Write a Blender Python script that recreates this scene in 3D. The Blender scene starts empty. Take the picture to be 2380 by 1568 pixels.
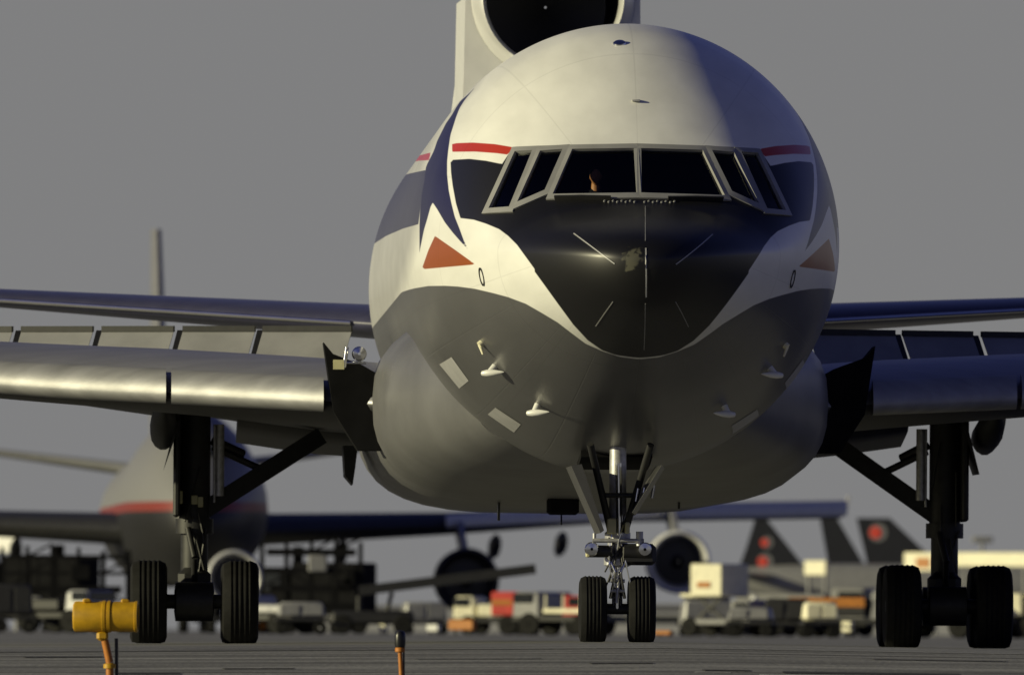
import bpy, math, random
import numpy as np

# ------------------------------------------------------------------ camera, sky, sun, exposure
scene = bpy.context.scene
C = scene.collection
PI = math.pi
FPX = 34400.0            # focal length in pixels of a 2380 px wide frame
CX, CY, YH = 1190.0, 784.0, 1466.0
ROLL = math.radians(0.35)
ZC = 0.15                # lens height above the apron
D0 = 200.0               # distance to the nose of the airliner
SUN_AZ, SUN_EL = 72.0, 14.0

cam = bpy.data.cameras.new('camera')
cam_o = bpy.data.objects.new('camera', cam)
C.objects.link(cam_o)
cam.sensor_width = 36.0
cam.lens = 36.0 * FPX / 2380.0
cam.clip_start = 1.0
cam.clip_end = 20000.0
cam_o.location = (0, 0, ZC)
pitch = math.atan((YH - CY) / FPX)
from mathutils import Matrix, Vector
cam_o.matrix_world = (Matrix.Translation((0, 0, ZC)) @ Matrix.Rotation(PI / 2 + pitch, 4, 'X')
                      @ Matrix.Rotation(ROLL, 4, 'Z'))
cam.dof.use_dof = True
cam.dof.focus_distance = 204.0
cam.dof.aperture_fstop = 3.6
scene.camera = cam_o

world = bpy.data.worlds.new('World')
scene.world = world
world.use_nodes = True
wn, wl = world.node_tree.nodes, world.node_tree.links
bg = wn['Background']
sky = wn.new('ShaderNodeTexSky')
sky.sky_type = 'NISHITA'
sky.sun_disc = False
sky.sun_elevation = math.radians(SUN_EL)
to_sun = Vector((-math.sin(math.radians(SUN_AZ)) * math.cos(math.radians(SUN_EL)),
                 -math.cos(math.radians(SUN_AZ)) * math.cos(math.radians(SUN_EL)),
                 math.sin(math.radians(SUN_EL))))
sky.sun_rotation = math.atan2(to_sun.x, to_sun.y)
sky.air_density = 0.55
sky.dust_density = 0.15
sky.ozone_density = 1.0
tint = wn.new('ShaderNodeMix')
tint.data_type = 'RGBA'
tint.blend_type = 'MULTIPLY'
tint.inputs['Factor'].default_value = 1.0
tint.inputs['B'].default_value = (0.88, 0.67, 1.18, 1)
wl.new(sky.outputs[0], tint.inputs['A'])
wtc = wn.new('ShaderNodeTexCoord')
wsp = wn.new('ShaderNodeSeparateXYZ')
wl.new(wtc.outputs['Generated'], wsp.inputs[0])
wel = wn.new('ShaderNodeMapRange')
wel.interpolation_type = 'SMOOTHSTEP'
wel.inputs[1].default_value, wel.inputs[2].default_value = 0.045, 0.20
wl.new(wsp.outputs[2], wel.inputs[0])
whz = wn.new('ShaderNodeMix')
whz.data_type = 'RGBA'
whz.inputs['A'].default_value = (5.07, 5.07, 5.13, 1)
wl.new(wel.outputs[0], whz.inputs['Factor'])
wl.new(tint.outputs['Result'], whz.inputs['B'])
wl.new(whz.outputs['Result'], bg.inputs[0])
bg.inputs[1].default_value = 0.05

sun = bpy.data.lights.new('sun', 'SUN')
sun_o = bpy.data.objects.new('sun', sun)
C.objects.link(sun_o)
sun.energy = 5.0
sun.angle = math.radians(0.5)
sun.color = (1.0, 0.92, 0.57)
sun_o.rotation_euler = to_sun.to_track_quat('Z', 'Y').to_euler()

scene.view_settings.view_transform = 'Standard'
scene.view_settings.look = 'None'
scene.view_settings.exposure = -0.25
scene.view_settings.gamma = 1.0
scene.view_settings.use_curve_mapping = False
scene.cycles.max_bounces = 8

random.seed(4)
rng = np.random.default_rng(4)

# ------------------------------------------------------------------ pixel <-> place
def P(px, py, D):
    dx, dy = px - CX, CY - py
    c, s = math.cos(ROLL), math.sin(ROLL)
    dx, dy = dx * c - dy * s, dx * s + dy * c
    return Vector((dx * D / FPX, D, ZC + (dy + YH - CY) * D / FPX))

SLOPE = 0.029
YAW = math.atan(SLOPE)
NX = 1.80
def to_local(p):
    x, y = p[0] - NX, p[1] - D0
    c, s = math.cos(YAW), math.sin(YAW)
    return Vector((x * c + y * s, -x * s + y * c, p[2]))
def L(px, py, ya):
    D = D0 + ya
    for _ in range(3):
        q = to_local(P(px, py, D))
        D += ya - q.y
    return to_local(P(px, py, D))
def proj_local(v):
    """aircraft coordinates (n,3) -> pixels (n,2)"""
    c, s = math.cos(YAW), math.sin(YAW)
    X = v[:, 0] * c - v[:, 1] * s + NX
    Y = v[:, 0] * s + v[:, 1] * c + D0
    dx = X * FPX / Y
    dy = (v[:, 2] - ZC) * FPX / Y - (YH - CY)
    c, s = math.cos(ROLL), math.sin(ROLL)
    return np.stack([CX + dx * c + dy * s, CY - (-dx * s + dy * c)], 1)

# ------------------------------------------------------------------ helpers
def tag(o, label=None, cat=None, group=None, kind=None):
    if label: o['label'] = label
    if cat: o['category'] = cat
    if group: o['group'] = group
    if kind: o['kind'] = kind
    return o

def empty(name, loc=(0, 0, 0), rz=0.0, label=None, cat=None, group=None):
    o = bpy.data.objects.new(name, None)
    o.location = loc
    o.rotation_euler = (0, 0, rz)
    o.empty_display_size = 0.2
    C.objects.link(o)
    return tag(o, label, cat, group)

def mesh_obj(name, verts, faces, mat, parent=None, smooth=True, angle=None):
    me = bpy.data.meshes.new(name)
    me.from_pydata([tuple(v) for v in verts], [], faces)
    me.update()
    if mat is not None:
        me.materials.append(mat)
    if smooth:
        me.polygons.foreach_set('use_smooth', [True] * len(me.polygons))
        try:
            me.set_sharp_from_angle(angle=math.radians(angle if angle else 35))
        except Exception:
            pass
    o = bpy.data.objects.new(name, me)
    C.objects.link(o)
    if parent is not None:
        o.parent = parent
    return o

def frame_of(d):
    d = Vector(d).normalized()
    a = Vector((0, 0, 1)) if abs(d.z) < 0.9 else Vector((1, 0, 0))
    u = d.cross(a).normalized()
    return u, d.cross(u).normalized(), d

class MB:
    def __init__(self):
        self.v, self.f = [], []
    def add(self, v, f):
        n = len(self.v)
        self.v += [tuple(p) for p in v]
        self.f += [tuple(i + n for i in q) for q in f]
        return self
    def box(self, c, s, rot=None, taper=1.0, bev=0.0):
        x, y, z = s[0] / 2, s[1] / 2, s[2] / 2
        b = min(bev, x * .9, y * .9, z * .9)
        if b <= 0:
            p = [(-x, -y, -z), (x, -y, -z), (x, y, -z), (-x, y, -z),
                 (-x * taper, -y * taper, z), (x * taper, -y * taper, z), (x * taper, y * taper, z), (-x * taper, y * taper, z)]
            f = [(3, 2, 1, 0), (4, 5, 6, 7), (0, 1, 5, 4), (1, 2, 6, 5), (2, 3, 7, 6), (3, 0, 4, 7)]
        else:
            def ring(xx, yy, zz):
                return [(-xx + b, -yy, zz), (xx - b, -yy, zz), (xx, -yy + b, zz), (xx, yy - b, zz),
                        (xx - b, yy, zz), (-xx + b, yy, zz), (-xx, yy - b, zz), (-xx, -yy + b, zz)]
            p = ring(x - b, y - b, -z) + ring(x, y, -z + b) + ring(x * taper, y * taper, z - b) + ring(x * taper - b, y * taper - b, z)
            f = [tuple(range(7, -1, -1)), tuple(range(24, 32))]
            for k in range(3):
                for i in range(8):
                    j = (i + 1) % 8
                    f.append((8 * k + i, 8 * k + j, 8 * k + 8 + j, 8 * k + 8 + i))
        M = rot if rot is not None else Matrix.Identity(3)
        c = Vector(c)
        return self.add([M @ Vector(q) + c for q in p], f)
    def bar(self, a, b, r, r2=None, n=12, cap=True):
        a, b = Vector(a), Vector(b)
        r2 = r if r2 is None else r2
        u, w, d = frame_of(b - a)
        v = []
        for q, rr in ((a, r), (b, r2)):
            for i in range(n):
                t = 2 * PI * i / n
                v.append(q + u * math.cos(t) * rr + w * math.sin(t) * rr)
        f = [(i, (i + 1) % n, n + (i + 1) % n, n + i) for i in range(n)]
        if cap:
            f += [tuple(range(n - 1, -1, -1)), tuple(range(n, 2 * n))]
        return self.add(v, f)
    def beam(self, a, b, wx, wz, up=(0, 1, 0)):
        a, b = Vector(a), Vector(b)
        d = (b - a).normalized()
        s = d.cross(Vector(up)).normalized() * wx / 2
        t = Vector(up).normalized() * wz / 2
        v = [a - s - t, a + s - t, a + s + t, a - s + t, b - s - t, b + s - t, b + s + t, b - s + t]
        return self.add(v, [(3, 2, 1, 0), (4, 5, 6, 7), (0, 1, 5, 4), (1, 2, 6, 5), (2, 3, 7, 6), (3, 0, 4, 7)])
    def lathe(self, prof, o=(0, 0, 0), d=(0, 1, 0), n=32, close=False, sx=1.0, sz=1.0):
        """prof = [(radius, distance along d)]"""
        u, w, d = frame_of(d)
        o = Vector(o)
        v, f = [], []
        for r, t in prof:
            for i in range(n):
                a = 2 * PI * i / n
                v.append(o + d * t + u * math.cos(a) * r * sx + w * math.sin(a) * r * sz)
        m = len(prof)
        for k in range(m - 1 + (1 if close else 0)):
            k2 = (k + 1) % m
            for i in range(n):
                j = (i + 1) % n
                f.append((k * n + i, k * n + j, k2 * n + j, k2 * n + i))
        return self.add(v, f)
    def loft(self, rings, cap=True):
        n = len(rings[0])
        v = [p for r in rings for p in r]
        f = []
        for k in range(len(rings) - 1):
            for i in range(n):
                j = (i + 1) % n
                f.append((k * n + i, k * n + j, k * n + n + j, k * n + n + i))
        if cap:
            f += [tuple(range(n - 1, -1, -1)), tuple(range((len(rings) - 1) * n, len(rings) * n))]
        return self.add(v, f)
    def prism(self, poly, d):
        """poly = list of 3-D points, pushed by vector d"""
        n = len(poly)
        d = Vector(d)
        p = [Vector(q) for q in poly]
        return self.add(p + [q + d for q in p],
                        [tuple(range(n)), tuple(range(2 * n - 1, n - 1, -1))] +
                        [(i, n + i, n + (i + 1) % n, (i + 1) % n) for i in range(n)])
    def build(self, name, mat, parent=None, smooth=True, angle=None):
        o = mesh_obj(name, self.v, self.f, mat, parent, smooth, angle)
        import bmesh
        bm = bmesh.new()
        bm.from_mesh(o.data)
        bmesh.ops.recalc_face_normals(bm, faces=bm.faces)
        bm.to_mesh(o.data)
        bm.free()
        if smooth:
            try:
                o.data.set_sharp_from_angle(angle=math.radians(angle if angle else 35))
            except Exception:
                pass
        return o

def kids(o):
    return [c for c in bpy.data.objects if c.parent == o]
def copy_tree(o, parent=None):
    c = o.copy()
    C.objects.link(c)
    c.parent = parent
    for ch in kids(o):
        copy_tree(ch, c)
    return c

# ------------------------------------------------------------------ materials
def paint(name, col, rough=0.45, metal=0.0, var=0.12, scale=3.0, bump=0.0, bscale=40.0, coat=0.0, stretch=(1, 1, 1), spec=0.5):
    m = bpy.data.materials.new(name)
    m.use_nodes = True
    n, l = m.node_tree.nodes, m.node_tree.links
    b = n['Principled BSDF']
    b.inputs['Roughness'].default_value = rough
    b.inputs['Metallic'].default_value = metal
    b.inputs['Specular IOR Level'].default_value = spec
    if coat:
        b.inputs['Coat Weight'].default_value = coat
        b.inputs['Coat Roughness'].default_value = 0.08
    tc = n.new('ShaderNodeTexCoord')
    mp = n.new('ShaderNodeMapping')
    mp.inputs['Scale'].default_value = stretch
    l.new(tc.outputs['Object'], mp.inputs[0])
    no = n.new('ShaderNodeTexNoise')
    no.inputs['Scale'].default_value = scale
    no.inputs['Detail'].default_value = 5
    l.new(mp.outputs[0], no.inputs['Vector'])
    mr = n.new('ShaderNodeMapRange')
    mr.inputs[1].default_value, mr.inputs[2].default_value = 0.3, 0.7
    mr.inputs[3].default_value, mr.inputs[4].default_value = 1 - var, 1 + var
    l.new(no.outputs[0], mr.inputs[0])
    mx = n.new('ShaderNodeMix')
    mx.data_type = 'RGBA'
    mx.blend_type = 'MULTIPLY'
    mx.inputs['Factor'].default_value = 1.0
    mx.inputs['A'].default_value = (*col, 1)
    l.new(mr.outputs[0], mx.inputs['B'])
    l.new(mx.outputs['Result'], b.inputs['Base Color'])
    if bump:
        n2 = n.new('ShaderNodeTexNoise')
        n2.inputs['Scale'].default_value = bscale
        n2.inputs['Detail'].default_value = 3
        l.new(mp.outputs[0], n2.inputs['Vector'])
        bp = n.new('ShaderNodeBump')
        bp.inputs['Strength'].default_value = bump
        bp.inputs['Distance'].default_value = 0.02
        l.new(n2.outputs[0], bp.inputs['Height'])
        l.new(bp.outputs[0], b.inputs['Normal'])
    return m

M = {}
M['white'] = paint('white_paint', (0.74, 0.74, 0.72), 0.35, coat=0.3, var=0.05)
M['lightgrey'] = paint('light_grey_paint', (0.42, 0.42, 0.43), 0.4, var=0.08)
M['grey'] = paint('grey_paint', (0.24, 0.24, 0.245), 0.4, var=0.12)
M['metal'] = paint('bare_metal', (0.55, 0.55, 0.57), 0.32, 1.0, var=0.12, scale=2.0, bump=0.15, bscale=6)
M['chrome'] = paint('polished_metal', (0.75, 0.75, 0.75), 0.16, 1.0, var=0.05)
M['steel'] = paint('gear_steel', (0.48, 0.48, 0.49), 0.45, 0.5, var=0.25, scale=12)
M['geardark'] = paint('dark_gear_paint', (0.016, 0.016, 0.017), 0.55, 0.0, var=0.3, scale=8)
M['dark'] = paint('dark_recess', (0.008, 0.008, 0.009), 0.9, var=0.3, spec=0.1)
M['black'] = paint('black_paint', (0.010, 0.010, 0.011), 0.35, var=0.2)
M['rubber'] = paint('tyre_rubber', (0.008, 0.008, 0.008), 0.8, var=0.35, scale=10, bump=0.2, bscale=60, spec=0.25)
M['yellow'] = paint('yellow_paint', (0.48, 0.27, 0.006), 0.5, var=0.18, scale=9)
M['orange'] = paint('orange_paint', (0.42, 0.15, 0.015), 0.55, var=0.25, scale=9)
M['red'] = paint('red_paint', (0.55, 0.06, 0.045), 0.45, var=0.1)
M['cream'] = paint('cream_paint', (0.80, 0.76, 0.55), 0.5, var=0.1)
M['navy'] = paint('navy_paint', (0.022, 0.024, 0.06), 0.4, var=0.15, scale=1.0)
M['hydraulic'] = paint('cream_hose_cover', (0.55, 0.52, 0.30), 0.5, var=0.2)
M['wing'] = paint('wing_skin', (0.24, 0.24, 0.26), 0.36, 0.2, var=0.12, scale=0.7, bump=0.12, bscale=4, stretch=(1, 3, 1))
M['wing_under_shade'] = paint('wing_underside_shade', (0.035, 0.035, 0.038), 0.5, var=0.2)  # shade below the wing put into a near-black colour, flaps included
M['tail'] = paint('tailplane_paint', (0.055, 0.055, 0.10), 0.35, var=0.12, coat=0.2)
M['slat'] = paint('slat_metal', (0.32, 0.32, 0.33), 0.54, 0.45, var=0.2, scale=1.6, bump=0.07, bscale=9, stretch=(0.4, 2, 2))
M['spoiler'] = paint('spoiler_paint', (0.27, 0.27, 0.275), 0.45, var=0.15, scale=1.5)
M['finblack'] = paint('dark_fin_paint', (0.02, 0.021, 0.026), 0.5, var=0.1)
M['ring'] = paint('intake_ring_metal', (0.78, 0.78, 0.77), 0.35, 0.2, var=0.1)
M['wingdark'] = paint('dark_wing_paint', (0.022, 0.022, 0.024), 0.5, var=0.2)
M['lip'] = paint('inlet_lip_metal', (0.8, 0.8, 0.79), 0.28, 0.45, var=0.05)
M['emblem'] = paint('emblem_red', (0.80, 0.09, 0.06), 0.5, var=0.05)
M['haze_fin'] = paint('grey_blue_paint', (0.17, 0.17, 0.19), 0.5)

def glass_mat():
    m = bpy.data.materials.new('cockpit_glass')
    m.use_nodes = True
    n, l = m.node_tree.nodes, m.node_tree.links
    n.remove(n['Principled BSDF'])
    out = n['Material Output']
    tr = n.new('ShaderNodeBsdfTransparent')
    tr.inputs[0].default_value = (0.84, 0.87, 0.85, 1)
    gl = n.new('ShaderNodeBsdfGlossy')
    gl.inputs['Roughness'].default_value = 0.04
    fr = n.new('ShaderNodeFresnel')
    fr.inputs[0].default_value = 1.45
    mx = n.new('ShaderNodeMixShader')
    l.new(fr.outputs[0], mx.inputs[0])
    l.new(tr.outputs[0], mx.inputs[1])
    l.new(gl.outputs[0], mx.inputs[2])
    l.new(mx.outputs[0], out.inputs[0])
    return m
M['glass'] = glass_mat()
M['carglass'] = paint('dark_window_glass', (0.02, 0.022, 0.025), 0.08, var=0.1)

# ------------------------------------------------------------------ ground
def ground_z(x, y):
    """apron with a crown under the airliner, falling away towards the camera"""
    xa = (x - NX) + (y - D0) * SLOPE
    fade = np.clip((320 - y) / 70, 0, 1)
    crown = -0.013 * np.minimum(np.abs(xa), 22) * fade
    s = np.clip((194 - y) / 22, 0, 1)
    s = s * s * (3 - 2 * s)
    return crown * (1 - s) - 0.85 * s

def sheet(name, xs, ys, mat, lift=0.0):
    X, Y = np.meshgrid(xs, ys)
    Z = ground_z(X, Y) + lift
    v = np.stack([X.ravel(), Y.ravel(), Z.ravel()], 1)
    nx = len(xs)
    f = [(j * nx + i, j * nx + i + 1, (j + 1) * nx + i + 1, (j + 1) * nx + i)
         for j in range(len(ys) - 1) for i in range(nx - 1)]
    return tag(mesh_obj(name, v, f, mat, smooth=True, angle=80), kind='structure')

def ground_mat(name, c1, c2, c3, stretch, rough=0.85):
    m = bpy.data.materials.new(name)
    m.use_nodes = True
    n, l = m.node_tree.nodes, m.node_tree.links
    b = n['Principled BSDF']
    b.inputs['Roughness'].default_value = rough
    b.inputs['Specular IOR Level'].default_value = 0.25
    tc = n.new('ShaderNodeTexCoord')
    mp = n.new('ShaderNodeMapping')
    mp.inputs['Scale'].default_value = stretch
    l.new(tc.outputs['Object'], mp.inputs[0])
    a = n.new('ShaderNodeTexNoise')
    a.inputs['Scale'].default_value = 1.0
    a.inputs['Detail'].default_value = 7
    a.inputs['Roughness'].default_value = 0.65
    l.new(mp.outputs[0], a.inputs['Vector'])
    r = n.new('ShaderNodeValToRGB')
    e = r.color_ramp.elements
    e[0].position, e[0].color = 0.34, (*c1, 1)
    e[1].position, e[1].color = 0.70, (*c3, 1)
    k = e.new(0.5)
    k.color = (*c2, 1)
    l.new(a.outputs[0], r.inputs[0])
    fi = n.new('ShaderNodeTexNoise')
    fi.inputs['Scale'].default_value = 14
    fi.inputs['Detail'].default_value = 4
    l.new(tc.outputs['Object'], fi.inputs['Vector'])
    mr = n.new('ShaderNodeMapRange')
    mr.inputs[1].default_value, mr.inputs[2].default_value = 0.3, 0.7
    mr.inputs[3].default_value, mr.inputs[4].default_value = 0.75, 1.25
    l.new(fi.outputs[0], mr.inputs[0])
    mx = n.new('ShaderNodeMix')
    mx.data_type = 'RGBA'
    mx.blend_type = 'MULTIPLY'
    mx.inputs['Factor'].default_value = 1.0
    l.new(r.outputs[0], mx.inputs['A'])
    l.new(mr.outputs[0], mx.inputs['B'])
    l.new(mx.outputs['Result'], b.inputs['Base Color'])
    sp = n.new('ShaderNodeSeparateXYZ')
    l.new(tc.outputs['Object'], sp.inputs[0])
    prev = mx.outputs['Result']
    for ax, per, wd in ((1, 4.5, .05),):
        pg = n.new('ShaderNodeMath'); pg.operation = 'PINGPONG'; pg.inputs[1].default_value = per / 2
        l.new(sp.outputs[ax], pg.inputs[0])
        jr = n.new('ShaderNodeMapRange'); jr.inputs[1].default_value, jr.inputs[2].default_value = wd, wd * 2.2
        jr.inputs[3].default_value = 0.35
        l.new(pg.outputs[0], jr.inputs[0])
        jm_ = n.new('ShaderNodeMix'); jm_.data_type = 'RGBA'; jm_.blend_type = 'MULTIPLY'; jm_.inputs['Factor'].default_value = 1.0
        l.new(prev, jm_.inputs['A']); l.new(jr.outputs[0], jm_.inputs['B'])
        prev = jm_.outputs['Result']
    l.new(prev, b.inputs['Base Color'])
    bp = n.new('ShaderNodeBump')
    bp.inputs['Strength'].default_value = 0.35
    bp.inputs['Distance'].default_value = 0.03
    l.new(fi.outputs[0], bp.inputs['Height'])
    l.new(bp.outputs[0], b.inputs['Normal'])
    return m

xs = np.concatenate([np.linspace(-4000, -60, 12), np.linspace(-50, -26, 9), np.linspace(-24, 24, 49),
                     np.linspace(26, 50, 9), np.linspace(60, 4000, 12)])
ys = np.concatenate([[-300, -100, 0, 100, 150, 165], np.linspace(170, 196, 40), np.linspace(198, 250, 27),
                     np.linspace(255, 330, 16), [400, 500, 650, 800, 1000, 1400, 2000, 3000, 5000, 9000]])
sheet('ground', xs, ys, ground_mat('worn_earth', (0.11, 0.11, 0.11), (0.20, 0.20, 0.198), (0.34, 0.338, 0.33), (0.12, 2.2, 1)))
axs = np.concatenate([np.linspace(-600, -60, 8), np.linspace(-50, -26, 9), np.linspace(-24, 24, 49), np.linspace(26, 50, 9), np.linspace(60, 600, 8)])
ays = np.concatenate([np.linspace(190.5, 196, 9), np.linspace(198, 250, 27), np.linspace(255, 330, 16), [400, 500, 650, 800, 1000, 1400]])
sheet('apron', axs, ays, ground_mat('asphalt', (0.12, 0.12, 0.12), (0.21, 0.21, 0.21), (0.34, 0.34, 0.335), (0.08, 0.5, 1), 0.75), lift=0.006)

# ------------------------------------------------------------------ the airliner
def pchip(x, y):
    x, y = np.array(x, float), np.array(y, float)
    h = np.diff(x); d = np.diff(y) / h
    m = np.zeros_like(x)
    for i in range(1, len(x) - 1):
        if d[i - 1] * d[i] > 0:
            w1, w2 = 2 * h[i] + h[i - 1], h[i] + 2 * h[i - 1]
            m[i] = (w1 + w2) / (w1 / d[i - 1] + w2 / d[i])
    m[0], m[-1] = d[0], d[-1]
    def f(q):
        q = np.asarray(q, float)
        i = np.clip(np.searchsorted(x, q) - 1, 0, len(x) - 2)
        t = np.clip((q - x[i]) / h[i], 0, 1)
        return ((2 * t**3 - 3 * t**2 + 1) * y[i] + (t**3 - 2 * t**2 + t) * h[i] * m[i]
                + (-2 * t**3 + 3 * t**2) * y[i + 1] + (t**3 - t**2) * h[i] * m[i + 1])
    return f
def table(pairs):
    g = pchip([math.sqrt(a) for a, _ in pairs], [b for _, b in pairs])
    return lambda y: g(np.sqrt(np.maximum(y, 0)))
z_top = table([(0, 5.15), (.25, 5.47), (1.2, 5.77), (2.2, 5.97), (3.05, 6.66), (3.5, 7.18), (4.2, 7.80), (5.0, 8.23), (6.0, 8.53),
               (7.2, 8.66), (8.5, 8.69), (46, 8.69), (53, 8.3)])
z_bot = table([(0, 5.15), (.25, 4.62), (1.2, 4.15), (2.5, 3.72), (4, 3.26), (6, 2.79), (8, 2.51), (10, 2.43), (37, 2.43), (45, 4.2), (53, 6.9)])
half_w = table([(0, 0), (.25, .64), (1.2, 1.38), (2.2, 1.85), (4, 2.50), (6, 2.88), (8, 3.02), (9.5, 3.04), (36, 3.04), (45, 2.2), (53, .6)])
z_mid = table([(0, 5.15), (3, 5.35), (9.5, 5.6), (37, 5.6), (53, 7.6)])

def inside(p):
    y = p.y
    if y <= 0: return False
    w, zm = float(half_w(y)), float(z_mid(y))
    h = float(z_top(y)) - zm if p.z > zm else zm - float(z_bot(y))
    return (p.x / max(w, 1e-6))**2 + ((p.z - zm) / max(h, 1e-6))**2 < 1
CAM_L = to_local((0, 0, ZC))
def cast(px, py):
    """where the line of sight through a pixel meets the fuselage skin: point, outward normal"""
    a = CAM_L
    d = (to_local(P(px, py, 240)) - a)
    lo = None
    t0, t1 = 199.0 / 240, 1.02
    n = 420
    prev = t0
    for i in range(n + 1):
        t = t0 + (t1 - t0) * i / n
        if inside(a + d * t):
            lo = prev; hi = t
            break
        prev = t
    if lo is None:
        return None
    for _ in range(24):
        m = (lo + hi) / 2
        if inside(a + d * m): hi = m
        else: lo = m
    p = a + d * lo
    return p, skin_normal(p)
def skin_f(p):
    y = max(p.y, 1e-4)
    w, zm = float(half_w(y)), float(z_mid(y))
    h = float(z_top(y)) - zm if p.z > zm else zm - float(z_bot(y))
    return math.sqrt((p.x / w)**2 + ((p.z - zm) / h)**2)
def skin_normal(p):
    e = 0.02
    g = Vector([skin_f(p + Vector(q) * e) - skin_f(p - Vector(q) * e) for q in ((1, 0, 0), (0, 1, 0), (0, 0, 1))])
    return g.normalized()

plane = empty('airliner', (NX, D0, 0), YAW, 'large white and grey jet airliner with a black nose taxiing head-on', 'airliner')

# --- paint scheme: signed distances to outlines, evaluated at the skin's vertices (mirrored to both sides)
def r1(zx, zy): return (820.3 + zx * .2575, zy * .2575)
def r3(zx, zy): return (820.3 + zx * .2575, 277.6 + zy * .2575)
def r5(zx, zy): return (820.3 + zx * .2575, 631.0 + zy * .2575)
black_poly = ([r3(*q) for q in ((880, 365), (1050, 355), (1200, 372), (1345, 402))] + [(1193, 341), (1330, 336), (1500, 333), (1560, 333), (1560, 832)]
              + [(1500, 832), (1470, 830), (1440, 826)]
              + [r5(*q) for q in ((2352, 745), (2250, 710), (2120, 620), (1990, 480), (1850, 290), (1720, 110), (1640, 0))]
              + [r3(*q) for q in ((1640, 1350), (1560, 1240), (1480, 1130), (1400, 1050), (1320, 990), (1200, 940), (1090, 905), (970, 890),
                                  (930, 760), (900, 600), (885, 480))])
star_poly = ([r1(*q) for q in ((1105, 785), (1040, 850), (970, 910), (930, 970), (890, 1040), (840, 1110), (800, 1190), (760, 1270), (730, 1360), (690, 1440))]
             + [r3(*q) for q in ((660, 420), (640, 560), (620, 680), (607, 800), (600, 950), (600, 1200), (640, 1000), (670, 900), (700, 790), (720, 750),
                                 (760, 810), (830, 930), (900, 1020), (970, 1100), (1040, 1175), (1000, 1090), (960, 980), (920, 880), (890, 760), (865, 640),
                                 (850, 500), (850, 380), (860, 280), (880, 140))]
             + [r1(*q) for q in ((905, 1140), (930, 1060), (960, 980), (1010, 900), (1060, 840))])
blade_poly = [r1(*q) for q in ((865, 915), (820, 990), (760, 1080), (700, 1180), (662, 1290), (690, 1280), (730, 1180), (775, 1080), (835, 990))]
beak_poly = [r3(*q) for q in ((740, 1050), (920, 1175), (1105, 1308), (860, 1330), (620, 1352), (680, 1180))]
red_poly = [r3(*q) for q in ((895, 215), (1080, 208), (1280, 222), (1445, 250), (1400, 318), (1300, 305), (1100, 290), (895, 292))]
red2_poly = [r3(*q) for q in ((700, 298), (580, 330), (300, 420), (300, 470), (580, 374), (690, 366))]
band_poly = [r3(*q) for q in ((660, 455), (500, 490), (420, 520), (200, 640), (-100, 800), (-300, 1300), (100, 1180), (300, 1050), (450, 985), (590, 945), (625, 680))]
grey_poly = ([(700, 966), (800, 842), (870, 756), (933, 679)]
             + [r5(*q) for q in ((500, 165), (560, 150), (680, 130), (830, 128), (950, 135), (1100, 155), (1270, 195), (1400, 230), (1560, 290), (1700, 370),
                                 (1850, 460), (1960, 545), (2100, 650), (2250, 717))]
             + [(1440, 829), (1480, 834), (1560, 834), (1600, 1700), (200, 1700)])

def sdf(pts, poly):
    """positive inside, pixels"""
    poly = np.array(poly, float)
    a, b = poly, np.roll(poly, -1, 0)
    d2 = np.full(len(pts), 1e12)
    ins = np.zeros(len(pts), bool)
    for (ax, ay), (bx, by) in zip(a, b):
        ex, ey = bx - ax, by - ay
        px, py = pts[:, 0] - ax, pts[:, 1] - ay
        t = np.clip((px * ex + py * ey) / (ex * ex + ey * ey + 1e-9), 0, 1)
        d2 = np.minimum(d2, (px - t * ex)**2 + (py - t * ey)**2)
        c = ((ay > pts[:, 1]) != (by > pts[:, 1]))
        with np.errstate(divide='ignore', invalid='ignore'):
            xi = ax + (pts[:, 1] - ay) * ex / (ey if ey else 1e-9)
        ins ^= c & (pts[:, 0] < xi)
    return np.where(ins, 1, -1) * np.sqrt(d2)

panes = [  # half the windscreen: outlines in the photograph, front to side
    [(1330, 348), (1481, 346), (1482, 452), (1284, 455)],
    [(1256, 352), (1310, 348), (1268, 445), (1202, 474)],
    [(1198, 353), (1240, 351), (1186, 484), (1137, 487)],
]

NA = 340
yy = np.concatenate([np.linspace(0.02, 2.6, 110)**1.0 * np.linspace(0.25, 1, 110), np.linspace(2.64, 11, 215), np.linspace(11.5, 53, 70)])
ang = np.linspace(0, 2 * PI, NA, endpoint=False)
W, ZM, ZT, ZB = half_w(yy), z_mid(yy), z_top(yy), z_bot(yy)
ca, sa = np.cos(ang), np.sin(ang)
Xg = W[:, None] * ca[None]
Zg = ZM[:, None] + np.where(sa[None] > 0, (ZT - ZM)[:, None], (ZM - ZB)[:, None]) * sa[None]
Yg = np.repeat(yy[:, None], NA, 1)
V = np.stack([Xg, Yg, Zg], 2).reshape(-1, 3)
tip = np.array([[0, 0, 5.15]])
V = np.concatenate([V, tip])
NR = len(yy)
i0 = np.arange(NA); i1 = (i0 + 1) % NA
F = []
Vm = V.copy(); Vm[:, 0] = -np.abs(Vm[:, 0])
PX = proj_local(Vm)
hole = np.full(len(V), -1e9)
for q in panes:
    hole = np.maximum(hole, np.where(V[:, 1] < 7, sdf(PX, q), -99))
for k in range(NR - 1):
    a = k * NA
    q = np.stack([a + i0, a + NA + i0, a + NA + i1, a + i1], 1)
    F.append(q)
F = np.concatenate(F)
keep = hole[F].mean(1) < -3.0
F = [tuple(map(int, q)) for q in F[keep]]
F += [(len(V) - 1, int(a), int(b)) for a, b in zip(i0, i1)]
F.append(tuple(int((NR - 1) * NA + i) for i in range(NA)))
near = V[:, 1] < 16
attrs = {}
def put(name, poly_list, ymax=99):
    d = np.full(len(V), -99.0)
    for p in poly_list:
        d = np.maximum(d, sdf(PX, p))
    attrs[name] = np.where(V[:, 1] < ymax, d, -99.0)
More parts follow.
